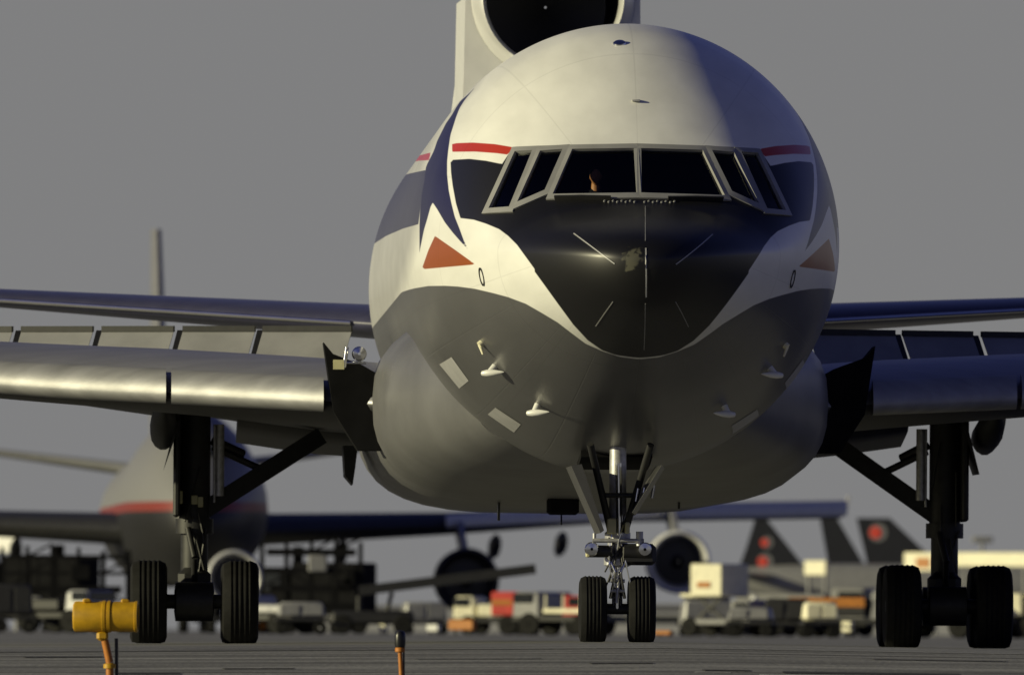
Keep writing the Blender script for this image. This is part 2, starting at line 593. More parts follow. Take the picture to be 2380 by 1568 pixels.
put('mask', [black_poly], 9.0)
put('star', [star_poly, blade_poly], 40)
put('beak', [beak_poly], 14)
put('red', [red_poly], 9)
put('red2', [red2_poly], 60)
put('band', [band_poly], 60)
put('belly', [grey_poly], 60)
glint_poly = [(1440, 590), (1462, 575), (1490, 577), (1496, 600), (1480, 632), (1452, 636)]  # outline of the sun's highlight, painted on the radome tip
d_ = sdf(proj_local(V), glint_poly)
attrs['sun_glint'] = np.where(V[:, 1] < 2.0, np.clip(d_, -60, 60), -60)
aft_poly = star_poly[:15] + [(900, 800), (300, 1400), (300, 0), (1180, 0), (1150, 110)]
put('aft', [aft_poly], 60)

def fuselage_mat():
    m = bpy.data.materials.new('fuselage_paint')
    m.use_nodes = True
    n, l = m.node_tree.nodes, m.node_tree.links
    b = n['Principled BSDF']
    tc = n.new('ShaderNodeTexCoord')
    no = n.new('ShaderNodeTexNoise')
    no.inputs['Scale'].default_value = 1.4
    no.inputs['Detail'].default_value = 6
    mpd = n.new('ShaderNodeMapping'); mpd.inputs['Scale'].default_value = (1.6, 0.3, 1.6)
    l.new(tc.outputs['Object'], mpd.inputs[0]); l.new(mpd.outputs[0], no.inputs['Vector'])
    dirt = n.new('ShaderNodeMapRange')
    dirt.inputs[1].default_value, dirt.inputs[2].default_value = 0.3, 0.7
    dirt.inputs[3].default_value, dirt.inputs[4].default_value = 0.90, 1.05
    l.new(no.outputs[0], dirt.inputs[0])
    col = None
    def sun_glint(prev):  # mixes a pale mottled sun highlight into the black nose colour
        at = n.new('ShaderNodeAttribute'); at.attribute_name = 'sun_glint'
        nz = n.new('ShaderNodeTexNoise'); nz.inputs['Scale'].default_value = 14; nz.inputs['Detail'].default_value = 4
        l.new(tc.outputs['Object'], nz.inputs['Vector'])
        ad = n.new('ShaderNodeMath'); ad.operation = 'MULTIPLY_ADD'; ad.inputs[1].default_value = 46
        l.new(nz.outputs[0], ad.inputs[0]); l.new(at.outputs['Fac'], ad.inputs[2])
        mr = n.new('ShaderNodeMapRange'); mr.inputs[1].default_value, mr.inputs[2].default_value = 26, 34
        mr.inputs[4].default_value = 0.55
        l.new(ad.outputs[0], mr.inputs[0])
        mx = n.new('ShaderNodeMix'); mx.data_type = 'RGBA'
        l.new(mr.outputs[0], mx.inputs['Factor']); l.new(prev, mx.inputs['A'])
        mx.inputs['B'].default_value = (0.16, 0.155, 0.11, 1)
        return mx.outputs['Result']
    def layer(prev, attr, c, w=0.9):
        at = n.new('ShaderNodeAttribute')
        at.attribute_name = attr
        mr = n.new('ShaderNodeMapRange')
        mr.inputs[1].default_value, mr.inputs[2].default_value = -w, w
        l.new(at.outputs['Fac'], mr.inputs[0])
        mx = n.new('ShaderNodeMix')
        mx.data_type = 'RGBA'
        l.new(mr.outputs[0], mx.inputs['Factor'])
        if prev is None: mx.inputs['A'].default_value = (0.82, 0.82, 0.79, 1)
        else: l.new(prev, mx.inputs['A'])
        mx.inputs['B'].default_value = (*c, 1)
        return mx.outputs['Result'], mr.outputs[0]
    col, _ = layer(None, 'aft', (0.47, 0.47, 0.47), 14)
    col, _ = layer(col, 'band', (0.05, 0.05, 0.085))
    col, _ = layer(col, 'red2', (0.40, 0.06, 0.09))
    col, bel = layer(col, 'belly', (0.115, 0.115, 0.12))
    col, _ = layer(col, 'star', (0.014, 0.013, 0.05))
    col, _ = layer(col, 'beak', (0.32, 0.075, 0.008))
    col, _ = layer(col, 'red', (0.45, 0.035, 0.015))
    col, blk = layer(col, 'mask', (0.008, 0.008, 0.009))
    col = sun_glint(col)
    mul = n.new('ShaderNodeMix')
    mul.data_type = 'RGBA'
    mul.blend_type = 'MULTIPLY'
    mul.inputs['Factor'].default_value = 1
    l.new(col, mul.inputs['A'])
    l.new(dirt.outputs[0], mul.inputs['B'])
    # bare metal belly
    sub = n.new('ShaderNodeMath'); sub.operation = 'SUBTRACT'; sub.use_clamp = True
    l.new(bel, sub.inputs[0]); l.new(blk, sub.inputs[1])
    mm = n.new('ShaderNodeMath'); mm.operation = 'MULTIPLY'; mm.inputs[1].default_value = 0.12
    l.new(sub.outputs[0], mm.inputs[0])
    l.new(mm.outputs[0], b.inputs['Metallic'])
    rr = n.new('ShaderNodeMapRange')
    rr.inputs[3].default_value, rr.inputs[4].default_value = 0.40, 0.34
    l.new(bel, rr.inputs[0])
    l.new(rr.outputs[0], b.inputs['Roughness'])
    cw = n.new('ShaderNodeMapRange'); cw.inputs[3].default_value, cw.inputs[4].default_value = 0.2, 0.03
    l.new(blk, cw.inputs[0]); l.new(cw.outputs[0], b.inputs['Coat Weight'])
    b.inputs['Coat Roughness'].default_value = 0.2
    # skin joints: frames every 2.4 m, stringer laps by angle, and slight oil-canning
    sp = n.new('ShaderNodeSeparateXYZ')
    l.new(tc.outputs['Object'], sp.inputs[0])
    def joint(src, period, width):
        md = n.new('ShaderNodeMath'); md.operation = 'PINGPONG'; md.inputs[1].default_value = period / 2
        l.new(src, md.inputs[0])
        lt = n.new('ShaderNodeMapRange'); lt.inputs[1].default_value, lt.inputs[2].default_value = width * .3, width
        l.new(md.outputs[0], lt.inputs[0])
        return lt.outputs[0]
    zz = n.new('ShaderNodeMath'); zz.operation = 'SUBTRACT'; zz.inputs[1].default_value = 5.6
    l.new(sp.outputs[2], zz.inputs[0])
    at2 = n.new('ShaderNodeMath'); at2.operation = 'ARCTAN2'
    l.new(sp.outputs[0], at2.inputs[0]); l.new(zz.outputs[0], at2.inputs[1])
    def bel_or(j):
        inv = n.new('ShaderNodeMath'); inv.operation = 'SUBTRACT'; inv.inputs[0].default_value = 1.0
        l.new(bel, inv.inputs[1])
        mxx = n.new('ShaderNodeMath'); mxx.operation = 'MAXIMUM'
        l.new(inv.outputs[0], mxx.inputs[0]); l.new(j, mxx.inputs[1])
        return mxx.outputs[0]
    j1 = joint(sp.outputs[1], 2.4, 0.012)
    j2 = joint(at2.outputs[0], 2 * PI / 18, 0.0045)
    mn = n.new('ShaderNodeMath'); mn.operation = 'MINIMUM'
    l.new(j1, mn.inputs[0]); l.new(bel_or(j2), mn.inputs[1])
    j3 = joint(at2.outputs[0], 2 * PI / 10, 0.006)
    seam = n.new('ShaderNodeMath'); seam.operation = 'MINIMUM'
    j4 = joint(sp.outputs[1], 2.4, 0.022)
    l.new(j4, seam.inputs[0]); l.new(j3, seam.inputs[1])
    sd = n.new('ShaderNodeMapRange'); sd.inputs[3].default_value = 0.90
    l.new(seam.outputs[0], sd.inputs[0])
    sm_ = n.new('ShaderNodeMix'); sm_.data_type = 'RGBA'; sm_.blend_type = 'MULTIPLY'; sm_.inputs['Factor'].default_value = 1
    l.new(mul.outputs['Result'], sm_.inputs['A']); l.new(sd.outputs[0], sm_.inputs['B'])
    l.new(sm_.outputs['Result'], b.inputs['Base Color'])
    oc = n.new('ShaderNodeTexNoise'); oc.inputs['Scale'].default_value = 1.1; oc.inputs['Detail'].default_value = 2
    mp = n.new('ShaderNodeMapping'); mp.inputs['Scale'].default_value = (1, 0.35, 1)
    l.new(tc.outputs['Object'], mp.inputs[0]); l.new(mp.outputs[0], oc.inputs['Vector'])
    ad = n.new('ShaderNodeMath'); ad.operation = 'MULTIPLY_ADD'; ad.inputs[1].default_value = 1.5
    l.new(oc.outputs[0], ad.inputs[0]); l.new(mn.outputs[0], ad.inputs[2])
    bp = n.new('ShaderNodeBump'); bp.inputs['Strength'].default_value = 0.16; bp.inputs['Distance'].default_value = 0.012
    l.new(ad.outputs[0], bp.inputs['Height'])
    l.new(bp.outputs[0], b.inputs['Normal'])
    return m
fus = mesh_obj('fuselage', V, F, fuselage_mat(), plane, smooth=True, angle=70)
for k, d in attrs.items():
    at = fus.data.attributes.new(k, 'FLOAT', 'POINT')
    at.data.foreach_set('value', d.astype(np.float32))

# --- windscreen: six panes, each in its own frame
def quad_pt(q, u, v):
    (a, b, c, d) = [Vector(p) for p in q]
    return a * (1 - u) * (1 - v) + b * u * (1 - v) + c * u * v + d * (1 - u) * v
def grow(q, k):
    c = sum((Vector(p) for p in q), Vector((0, 0))) / 4
    out = []
    n = len(q)
    for i in range(n):
        p0, p, p1 = Vector(q[i - 1]), Vector(q[i]), Vector(q[(i + 1) % n])
        def off(a, b):
            e = (b - a).normalized()
            nn = Vector((e.y, -e.x))
            if nn.dot((a + b) / 2 - c) < 0: nn = -nn
            return a + nn * k, e
        (a0, e0), (a1, e1) = off(p0, p), off(p, p1)
        den = e0.x * e1.y - e0.y * e1.x
        t = ((a1.x - a0.x) * e1.y - (a1.y - a0.y) * e1.x) / den
        out.append(tuple(a0 + e0 * t))
    return out
M['frame'] = paint('window_frame_paint', (0.30, 0.30, 0.30), 0.4, 0.1, var=0.1)
def skin_pt(px, py, h):
    r = cast(px, py)
    return r[0] + r[1] * h
win_frames = []
for q in panes:
    qo, qi = grow(q, 9.5), grow(q, -1.0)
    ring_i, ring_o, ring_d = [], [], []
    N = 8
    for s in range(4):
        for k in range(N):
            t = k / N
            pi_ = Vector(qi[s]).lerp(Vector(qi[(s + 1) % 4]), t)
            po = Vector(qo[s]).lerp(Vector(qo[(s + 1) % 4]), t)
            ring_i.append(skin_pt(pi_.x, pi_.y, 0.03)); ring_o.append(skin_pt(po.x, po.y, 0.022)); ring_d.append(skin_pt(pi_.x, pi_.y, -0.05))
    base = [skin_pt(*(Vector(qo[s]).lerp(Vector(qo[(s + 1) % 4]), k / N)), -0.02) for s in range(4) for k in range(N)]
    n = 4 * N
    for sgn in (1, -1):
        mir = lambda v: Vector((v.x * sgn, v.y, v.z))
        vs = [mir(v) for v in base + ring_o + ring_i + ring_d]
        fs = []
        for k in range(3):
            for i in range(n):
                j = (i + 1) % n
                fs.append((k * n + i, k * n + j, k * n + n + j, k * n + n + i))
        fr = MB().add(vs, fs).build('window', M['frame'], plane, angle=30)
        gv = [mir(skin_pt(*quad_pt(grow(q, 1.0), u / 8, v / 8), -0.02)) for v in range(9) for u in range(9)]
        gf = [(v * 9 + u, v * 9 + u + 1, v * 9 + u + 10, v * 9 + u + 9) for v in range(8) for u in range(8)]
        MB().add(gv, gf).build('pane', M['glass'], fr, angle=80)

# --- cockpit interior: dark bulkhead, floor and glareshield seen through the glass
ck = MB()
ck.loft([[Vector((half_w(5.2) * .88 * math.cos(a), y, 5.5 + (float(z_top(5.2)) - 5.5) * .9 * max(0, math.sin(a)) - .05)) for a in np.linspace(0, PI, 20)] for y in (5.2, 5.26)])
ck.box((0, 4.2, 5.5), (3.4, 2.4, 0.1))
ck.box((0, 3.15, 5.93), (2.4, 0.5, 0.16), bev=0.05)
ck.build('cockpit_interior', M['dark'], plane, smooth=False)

# --- wings, lofted from aerofoil sections
def naca(s):
    return 5 * (0.2969 * math.sqrt(s) - 0.1260 * s - 0.3516 * s * s + 0.2843 * s**3 - 0.1036 * s**4)
def section(x, ley, lez, chord, t, tez, m, n=26):
    up, lo = [], []
    for i in range(n + 1):
        s = 0.5 - 0.5 * math.cos(PI * i / n)
        cz = lez + (tez - lez) * s + m * 4 * s * (1 - s)
        h = t * naca(s)
        up.append(Vector((x, ley + chord * s, cz + h)))
        lo.append(Vector((x, ley + chord * s, cz - h)))
    return up + lo[-2:0:-1]
W_ST = [  # |x|, leading edge y, leading edge z, chord, thickness, trailing edge z, camber
    (0.6, 15.2, 3.25, 14.0, 1.10, 3.0, .20),
    (4.0, 18.1, 3.52, 11.6, 1.04, 3.20, .33),
    (6.4, 20.0, 3.66, 10.0, 0.94, 3.55, .32),
    (8.9, 22.0, 3.80, 8.6, 0.80, 3.90, .29),
    (14., 26.0, 4.40, 6.2, 0.60, 4.6, .15),
    (23.5, 33.5, 5.7, 2.7, 0.28, 5.9, .08)]
def wing_stations(x):
    xs_ = [r[0] for r in W_ST]
    return [float(np.interp(x, xs_, [r[k] for r in W_ST])) for k in range(1, 7)]
def wing(sgn):
    rings = []
    for x in np.concatenate([np.linspace(0.6, 9, 14), np.linspace(10, 23.5, 8)]):
        ley, lez, c, t, tez, m = wing_stations(x)
        r = section(sgn * x, ley, lez, c, t, tez, m)
        rings.append(r)
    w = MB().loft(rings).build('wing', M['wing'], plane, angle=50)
    w.data.materials.append(M['wing_under_shade'])
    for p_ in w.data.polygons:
        if p_.normal.z < -0.12: p_.material_index = 1  # downward faces get the colour with shade painted in
    # drooped leading edge slat
    for xs0, xs1 in ((4.05, 6.28), (6.36, 22.5)):
      rings = []
      for x in np.linspace(xs0, xs1, 12):
        ley, lez, c, t, tez, m = wing_stations(x)
        k = min(1, c / 9)
        ring = []
        for a in np.linspace(-0.62 * PI, 0.55 * PI, 14):
            ring.append(Vector((sgn * x, ley + 0.12 * k - 0.42 * k * math.cos(a), lez + 0.03 + 0.30 * k * math.sin(a) * (1.1 if a > 0 else .62) - 0.05 * k * math.cos(a))))
        ring += [Vector((sgn * x, ley + .36 * k, lez + .14 * k)), Vector((sgn * x, ley + .30 * k, lez - .1 * k))]
        rings.append(ring)
      MB().loft(rings).build('slat', M['slat'], w, angle=40)
    # slotted flap, lowered
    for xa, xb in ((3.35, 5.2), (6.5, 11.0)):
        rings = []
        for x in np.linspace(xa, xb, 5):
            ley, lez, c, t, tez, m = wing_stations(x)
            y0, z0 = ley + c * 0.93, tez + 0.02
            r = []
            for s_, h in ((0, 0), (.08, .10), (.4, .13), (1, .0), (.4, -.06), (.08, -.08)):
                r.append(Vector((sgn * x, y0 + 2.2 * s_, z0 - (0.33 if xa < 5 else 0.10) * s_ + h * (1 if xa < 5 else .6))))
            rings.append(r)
        MB().loft(rings).build('flap', M['wing_under_shade'], w, angle=30)
    # raised spoilers, a row of separate panels
    edges = [(3.65, 5.0), (5.12, 6.22), (6.36, 7.46), (7.6, 8.7), (8.84, 10.0)]
    for xa, xb in edges:
        mb = MB()
        v = []
        for (x, up_) in ((xa, 0), (xb, 0), (xb, 1), (xa, 1)):
            ley, lez, c, t, tez, m = wing_stations(x)
            s = 0.66
            yb = ley + c * s
            zb = lez + (tez - lez) * s + m * 4 * s * (1 - s) + t * naca(s)
            xx = x - (0.16 if up_ else 0)
            v.append(Vector((sgn * xx, yb + 0.55 * up_ , 4.18 + 0.55 * up_)))
        mb.prism(v, (0, 0.05, -0.02))
        so = mb.build('spoiler', M['spoiler'], w, smooth=False)
        e0, e1 = v[3], v[2]
        MB().beam(e0 + Vector((0, -.01, .02)), e1 + Vector((0, -.01, .02)), .07, .09, (0, 0, 1)).build('edge_seal', M['geardark'], so, smooth=False)
        MB().prism([v[1], v[1] + Vector((sgn * .07, 0, 0)), v[2] + Vector((sgn * .09, 0, 0)), v[2]], (0, .06, 0)).build('end_rib', M['geardark'], so, smooth=False)
    # flap track fairings
    for x, dz in ((6.35, 0.42), (9.9, .32)):
        ley, lez, c, t, tez, m = wing_stations(x)
        s = .62
        yb = ley + c * .55
        zb = lez + (tez - lez) * .6 + .05
        rings = []
        for k, (q, r, dzz) in enumerate(((0, .05, 0), (.6, .17, -.12), (1.8, .21, -.26), (3.2, .2, -.36), (4.4, .14, -.36), (5.0, .03, -.3))):
            rings.append([Vector((sgn * x + r * math.cos(a), yb + q, zb - .1 + dzz + r * 1.35 * math.sin(a))) for a in np.linspace(0, 2 * PI, 14, endpoint=False)])
        MB().loft(rings).build('flap_track_fairing', M['geardark'], w)
    return w
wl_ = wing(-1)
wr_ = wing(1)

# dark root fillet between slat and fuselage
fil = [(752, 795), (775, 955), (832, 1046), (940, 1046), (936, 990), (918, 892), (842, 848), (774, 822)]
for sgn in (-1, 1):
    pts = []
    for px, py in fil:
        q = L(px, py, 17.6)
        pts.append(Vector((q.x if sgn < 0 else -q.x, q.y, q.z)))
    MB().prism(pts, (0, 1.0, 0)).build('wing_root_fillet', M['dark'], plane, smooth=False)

# --- belly fairing
rings = []
for y, w, zt, zb in ((11.5, 2.0, 4.6, 2.75), (13, 2.55, 4.8, 2.5), (15, 3.12, 5.0, 2.32), (17, 3.34, 5.05, 2.12), (20, 3.34, 5.0, 2.0), (33, 3.3, 4.8, 2.0), (36, 3.1, 4.7, 2.3), (39, 2.0, 4.5, 3.0)):
    r = []
    n = 40
    zm = 3.55
    for i in range(n):
        a = 2 * PI * i / n
        cx_, sz_ = math.cos(a), math.sin(a)
        e = .50 if sz_ < 0 else .75
        x = w * math.copysign(abs(cx_)**e, cx_)
        z = zm + ((zt - zm) if sz_ > 0 else (zm - zb)) * math.copysign(abs(sz_)**(.72 if sz_ < 0 else .8), sz_)
        r.append(Vector((x, y, z)))
    rings.append(r)
M['belly'] = paint('belly_metal', (0.15, 0.15, 0.156), 0.4, 0.1, var=0.15, scale=1.0, bump=0.2, bscale=3)
MB().loft(rings).build('belly_fairing', M['belly'], plane, angle=50)

# --- tailplane
for sgn in (-1, 1):
    rings = []
    for x in (1.0, 3.2, 6, 9.3, 11.2):
        k = (x - 1.0) / 10.2
        ley, lez = 42.5 + 6.2 * k, 5.05 + 0.72 * k
        ch, t = 6.6 - 4.0 * k, 0.64 - .42 * k
        rings.append(section(sgn * x, ley, lez, ch, t, lez + 0.16 - .12 * k, 0.05))
    tp = MB().loft(rings).build('tailplane', M['tail'], plane, angle=50)
    rg = []
    for x in (3.2, 6, 9.3, 11.2):
        k = (x - 1.0) / 10.2
        y_, z_ = 42.5 + 6.2 * k, 5.05 + 0.72 * k
        rg.append([Vector((sgn * x, y_ - .01 - .05 * math.cos(a), z_ + .04 * math.sin(a))) for a in np.linspace(0, 2 * PI, 10, endpoint=False)])
    MB().loft(rg).build('leading_edge', M['chrome'], tp)

# --- centre engine: inlet, duct, fin
IN = L(1277, -8, 40.0)
IN.x = 0.0
iy, iz = IN.y, IN.z
R = 1.33
lip = MB().lathe([(R - .25, .55), (R - .24, .2), (R - .215, .05), (R - .18, .0), (R - .145, .03), (R - .10, .12), (R, .3)], (0, iy, iz), (0, 1, 0), 64)
lipo = lip.build('inlet_lip', M['lip'], plane, angle=60)
cowl = []
for y, w, zb, zt in ((.3, R, iz - R, iz + R), (3, 1.45, iz - R - .3, iz + R + .05), (7, 1.4, iz - R - .6, iz + R), (12, .9, iz - R, iz + .6)):
    cowl.append([Vector((w * math.cos(a), iy + y, (zb + zt) / 2 + (zt - zb) / 2 * math.sin(a))) for a in np.linspace(0, 2 * PI, 48, endpoint=False)])
MB().loft(cowl, cap=False).build('inlet_duct', M['grey'], plane, angle=60)
duct = MB().lathe([(R - .25, .55), (R - .27, 1.2), (R - .3, 2.4), (R - .34, 4.0), (0.02, 4.2)], (0, iy, iz), (0, 1, 0), 48)
duct.build('inlet_throat', M['black'], plane, angle=60)
# saddle that carries the duct on the crown
sad = []
for y, w0, w1 in ((.35, 1.42, 1.5), (3, 1.5, 1.7), (8, 1.3, 1.5), (12, .7, .9)):
    sad.append([Vector((-w1, iy + y, 7.6)), Vector((-w0 - .02, iy + y, 9.1)), Vector((-w0, iy + y, iz)), Vector((-w0 * .6, iy + y, iz + .9)),
                Vector((w0 * .6, iy + y, iz + .9)), Vector((w0, iy + y, iz)), Vector((w0 + .02, iy + y, 9.1)), Vector((w1, iy + y, 7.6))])
n = 8
mb = MB()
for k in range(3):
    for i in (0, 1, 5, 6):
        mb.add([sad[k][i], sad[k][i + 1], sad[k + 1][i + 1], sad[k + 1][i]], [(0, 1, 2, 3)])
# front face under the ring, with the round opening left free
def face_strip(sg):
    v = []
    for a in np.linspace(PI, 1.5 * PI, 12):
        v.append(Vector((sg * -math.cos(a) * -R, iy + .34, iz + math.sin(a) * R)))
    v.append(Vector((0, iy + .34, 7.6)))
    v.append(Vector((sg * -1.5, iy + .34, 7.6)))
    v.append(Vector((sg * -1.44, iy + .34, 9.1)))
    v.append(Vector((sg * -1.42, iy + .34, iz)))
    return v
for sg in (1, -1):
    v = face_strip(sg)
    mb.add(v, [tuple(range(len(v)))])
mb.build('inlet_saddle', M['white'], plane, smooth=False)
fin = []
for z, y0, ch, t in ((iz + R - .2, iy + 1.0, 9.5, .75), (iz + 4, iy + 4.0, 7.2, .6), (17.5, iy + 8.5, 4.0, .36)):
    fin.append([Vector((p.z, p.y, z)) for p in section(0, y0, 0, ch, t, 0, 0)])
MB().loft(fin).build('fin', M['white'], plane)

# --- small fittings on the nose, set on the skin
def on_skin(px, py, h=0.0, right=False):
    p, nrm = cast(px, py)
    if right:
        return Vector((-p.x, p.y, p.z)), Vector((-nrm.x, nrm.y, nrm.z))
    return p, nrm
def patch(name, quad, mat, h=0.006, right=False, nseg=5):
    v = []
    for j in range(nseg + 1):
        for i in range(nseg + 1):
            p, nn = on_skin(*quad_pt(quad, i / nseg, j / nseg))
            p = p + nn * h
            v.append(Vector((-p.x if right else p.x, p.y, p.z)))
    m = nseg + 1
    f = [(j * m + i, j * m + i + 1, j * m + m + i + 1, j * m + m + i) for j in range(nseg) for i in range(nseg)]
    return MB().add(v, f).build(name, mat, plane, angle=60)
for q in ([(1022, 846), (1050, 829), (1090, 884), (1068, 902)], [(1134, 962), (1152, 946), (1211, 985), (1195, 1004)]):
    patch('service_panel', q, M['lightgrey'])
    patch('service_panel', q, M['lightgrey'], right=True)
for s in (False, True):
    for (px, py, ln, rr) in ((1150, 851, 0.30, .035), (1250, 940, 0.30, .033)):
        p, nn = on_skin(px, py, right=s)
        sg = -1 if s else 1
        mb = MB()
        elbow = p + nn * 0.13
        mb.bar(p - nn * .02, elbow, .05, .04)
        mb.lathe([(.005, -.12), (.035, -.10), (.05, -.02), (.045, .08), (.02, .2), (.004, .24)], elbow, (sg * 1, -.55, .06), 14)
        mb.build('pitot_probe', M['white'], plane)
    p, nn = on_skin(1120, 797, right=s)
    MB().bar(p, p + nn * 0.05, .05).bar(p + nn * .04, p + nn * .06 + Vector((0.06 if not s else -.06, -.03, -.12)), .028, .015).build('vane', M['cream'], plane)
    p, nn = on_skin(1120, 643, right=s)
    u, w_, d_ = frame_of(nn)
    mb = MB()
    mb.lathe([(.13, .004), (.13, .012), (.105, .012), (.105, .004)], p, nn, 20, close=True, sx=.55)
    mb.build('static_port_ring', M['geardark'], plane)
def strip(name, pts, w, mat, h=0.01, right=False):
    mb = MB()
    cs = []
    for a, b in zip(pts[:-1], pts[1:]):
        for k in range(4):
            cs.append(Vector(a).lerp(Vector(b), k / 4))
    cs.append(Vector(pts[-1]))
    P3 = [on_skin(c.x, c.y) for c in cs]
    P3 = [(Vector((-p.x if right else p.x, p.y, p.z)), Vector((-q.x if right else q.x, q.y, q.z))) for p, q in P3]
    rings = []
    for i, (p, q) in enumerate(P3):
        d = (P3[min(i + 1, len(P3) - 1)][0] - P3[max(i - 1, 0)][0]).normalized()
        s_ = d.cross(q).normalized() * w / 2
        rings.append([p - s_ - q * .01, p - s_ + q * h, p + s_ + q * h, p + s_ - q * .01])
    return mb.loft(rings).build(name, mat, plane, angle=30)
for rt in (False, True):
    strip('diverter_strip', [(1334, 543), (1380, 577), (1429, 613)], .014, M['lightgrey'], right=rt)
    strip('diverter_strip', [(1425, 700), (1405, 728), (1385, 757)], .012, M['grey'], right=rt)
strip('diverter_strip', [(1500, 480), (1500, 560)], .012, M['grey'])
strip('diverter_strip', [(1501, 577), (1502, 640), (1502, 690)], .018, M['lightgrey'])
strip('diverter_strip', [(1500, 705), (1499, 760), (1497, 812)], .012, M['grey'])
# wipers parked below the windscreen
for rt in (False, True):
    strip('wiper', [(1290, 463), (1350, 462), (1420, 464)], .03, M['geardark'], h=.06, right=rt)
# rivet-like vents along the sill
for k in range(8):
    px = 1405 + k * 10
    p, nn = on_skin(px, 468 + (k % 2) * 2)
    for sg in (1, -1):
        c = Vector((p.x * sg, p.y, p.z)); q = Vector((nn.x * sg, nn.y, nn.z))
        MB().bar(c, c + q * .02, .018, .012, n=8).build('vent', M['grey'], plane)
# crown beacon and aerials
p, nn = on_skin(1440, 101)
MB().lathe([(.10, -.02), (.09, .015), (.06, .035), (.01, .04)], p, nn, 16, sx=1).build('beacon', M['chrome'], plane)
p, nn = on_skin(1478, 236)
MB().box(p + nn * .02, (.12, .08, .03), bev=.01).build('hatch_latch', M['lightgrey'], plane)
q = L(1158, 1146, 19.0)
MB().prism([q + Vector((0, 0, .12)), q + Vector((0, .5, .12)), q + Vector((0, .42, -.40)), q + Vector((0, .22, -.40))], (.035, 0, 0)).build('blade_aerial', M['black'], plane, smooth=False)
q = L(1308, 1172, 18.0)
MB().box(q, (.46, .7, .30), bev=.04).bar(q + Vector((-.02, 0, -.12)), q + Vector((-.02, 0, -.30)), .012).build('drain_mast', M['dark'], plane)
q = L(1577, 1150, 18.5)
MB().prism([q + Vector((0, 0, .1)), q + Vector((0, .4, .1)), q + Vector((0, .32, -.2)), q + Vector((0, .15, -.2))], (.03, 0, 0)).build('blade_aerial', M['black'], plane, smooth=False)
# service hatch open below the wing root with bright fittings
q = L(835, 822, 17.2)
mb = MB()
mb.lathe([(.02, -.05), (.09, -.04), (.11, .02), (.10, .12)], q, (0, 1, 0), 18)
mb.bar(q + Vector((-.35, .1, -.13)), q + Vector((.1, .1, -.13)), .02)
mb.bar(q + Vector((-.22, .1, -.2)), q + Vector((-.18, .1, .1)), .03)
mb.build('landing_light', M['chrome'], plane)
q = L(787, 847, 17.0)
MB().box(q, (.16, .1, .14)).build('light_bracket', M['hydraulic'], plane, smooth=False)

# --- nose gear
NGY = 6.5
ng = L(1435, 1300, NGY)
gx = ng.x
def wheel_set(name, c, Rr, Wd, rim_r, parent):
    h = Wd / 2
    c = Vector(c)
    prof = [(rim_r, -h * .72), (Rr * .82, -h), (Rr * .93, -h * .9), (Rr * .985, -h * .62)]
    for g in (-.42, -.14, .14, .42):
        prof += [(Rr, h * (g - .10)), (Rr - .012, h * (g - .045)), (Rr - .012, h * (g + .045)), (Rr, h * (g + .10))]
    prof += [(Rr * .985, h * .62), (Rr * .93, h * .9), (Rr * .82, h), (rim_r, h * .72)]
    c.z -= .018
    mb = MB().lathe(prof, c, (1, 0, 0), 64)
    flat = c.z - Rr + .026                    # the loaded tyre flattens where it meets the ground
    mb.v = [(x, y, max(z, flat)) if z > c.z - Rr * .97 or abs(x - c.x) > h * .9 else (c.x + (x - c.x) * 1.03, y, max(z, flat)) for x, y, z in mb.v]
    w = mb.build('wheel', M['rubber'], parent, angle=40)
    MB().lathe([(.02, -h * .55), (rim_r * .4, -h * .6), (rim_r * .6, -h * .35), (rim_r * .9, -h * .5), (rim_r, -h * .74), (rim_r, h * .74),
                (rim_r * .9, h * .5), (rim_r * .6, h * .35), (rim_r * .4, h * .6), (.02, h * .55)], c, (1, 0, 0), 28).build('rim', M['steel'], w)
    return w
M['doorgrey'] = paint('gear_door_paint', (0.065, 0.065, 0.068), 0.45)
M['bronze'] = paint('hose_black', (0.02, 0.02, 0.02), 0.5)
# wheel well opening in the belly
MB().loft([[Vector((gx - .5, y, float(z_bot(y)) - .03)), Vector((gx + .5, y, float(z_bot(y)) - .03)), Vector((gx + .5, y, float(z_bot(y)) + .3)), Vector((gx - .5, y, float(z_bot(y)) + .3))] for y in (7.0, 7.6, 8.1, 8.8)]).build('wheel_well', M['dark'], plane, smooth=False)
strut = MB()
strut.bar((gx, NGY, 2.8), (gx, NGY, 1.25), .115, .125, 20)
strut.lathe([(.13, 0), (.19, .03), (.19, .12), (.14, .16), (.14, .34), (.18, .37), (.18, .48), (.12, .52)], (gx, NGY, 1.05), (0, 0, 1), 20)
sg_o = strut.build('nose_strut', M['steel'], plane)
MB().bar((gx, NGY, 1.1), (gx, NGY, .47), .075, .075, 18).build('nose_oleo', M['chrome'], plane)
MB().bar((gx - .52, NGY, .47), (gx + .52, NGY, .47), .075).build('nose_axle', M['geardark'], plane)
for s in (-1, 1):
    wheel_set('wheel', (gx + s * .34, NGY, .474), .474, .38, .2, plane)
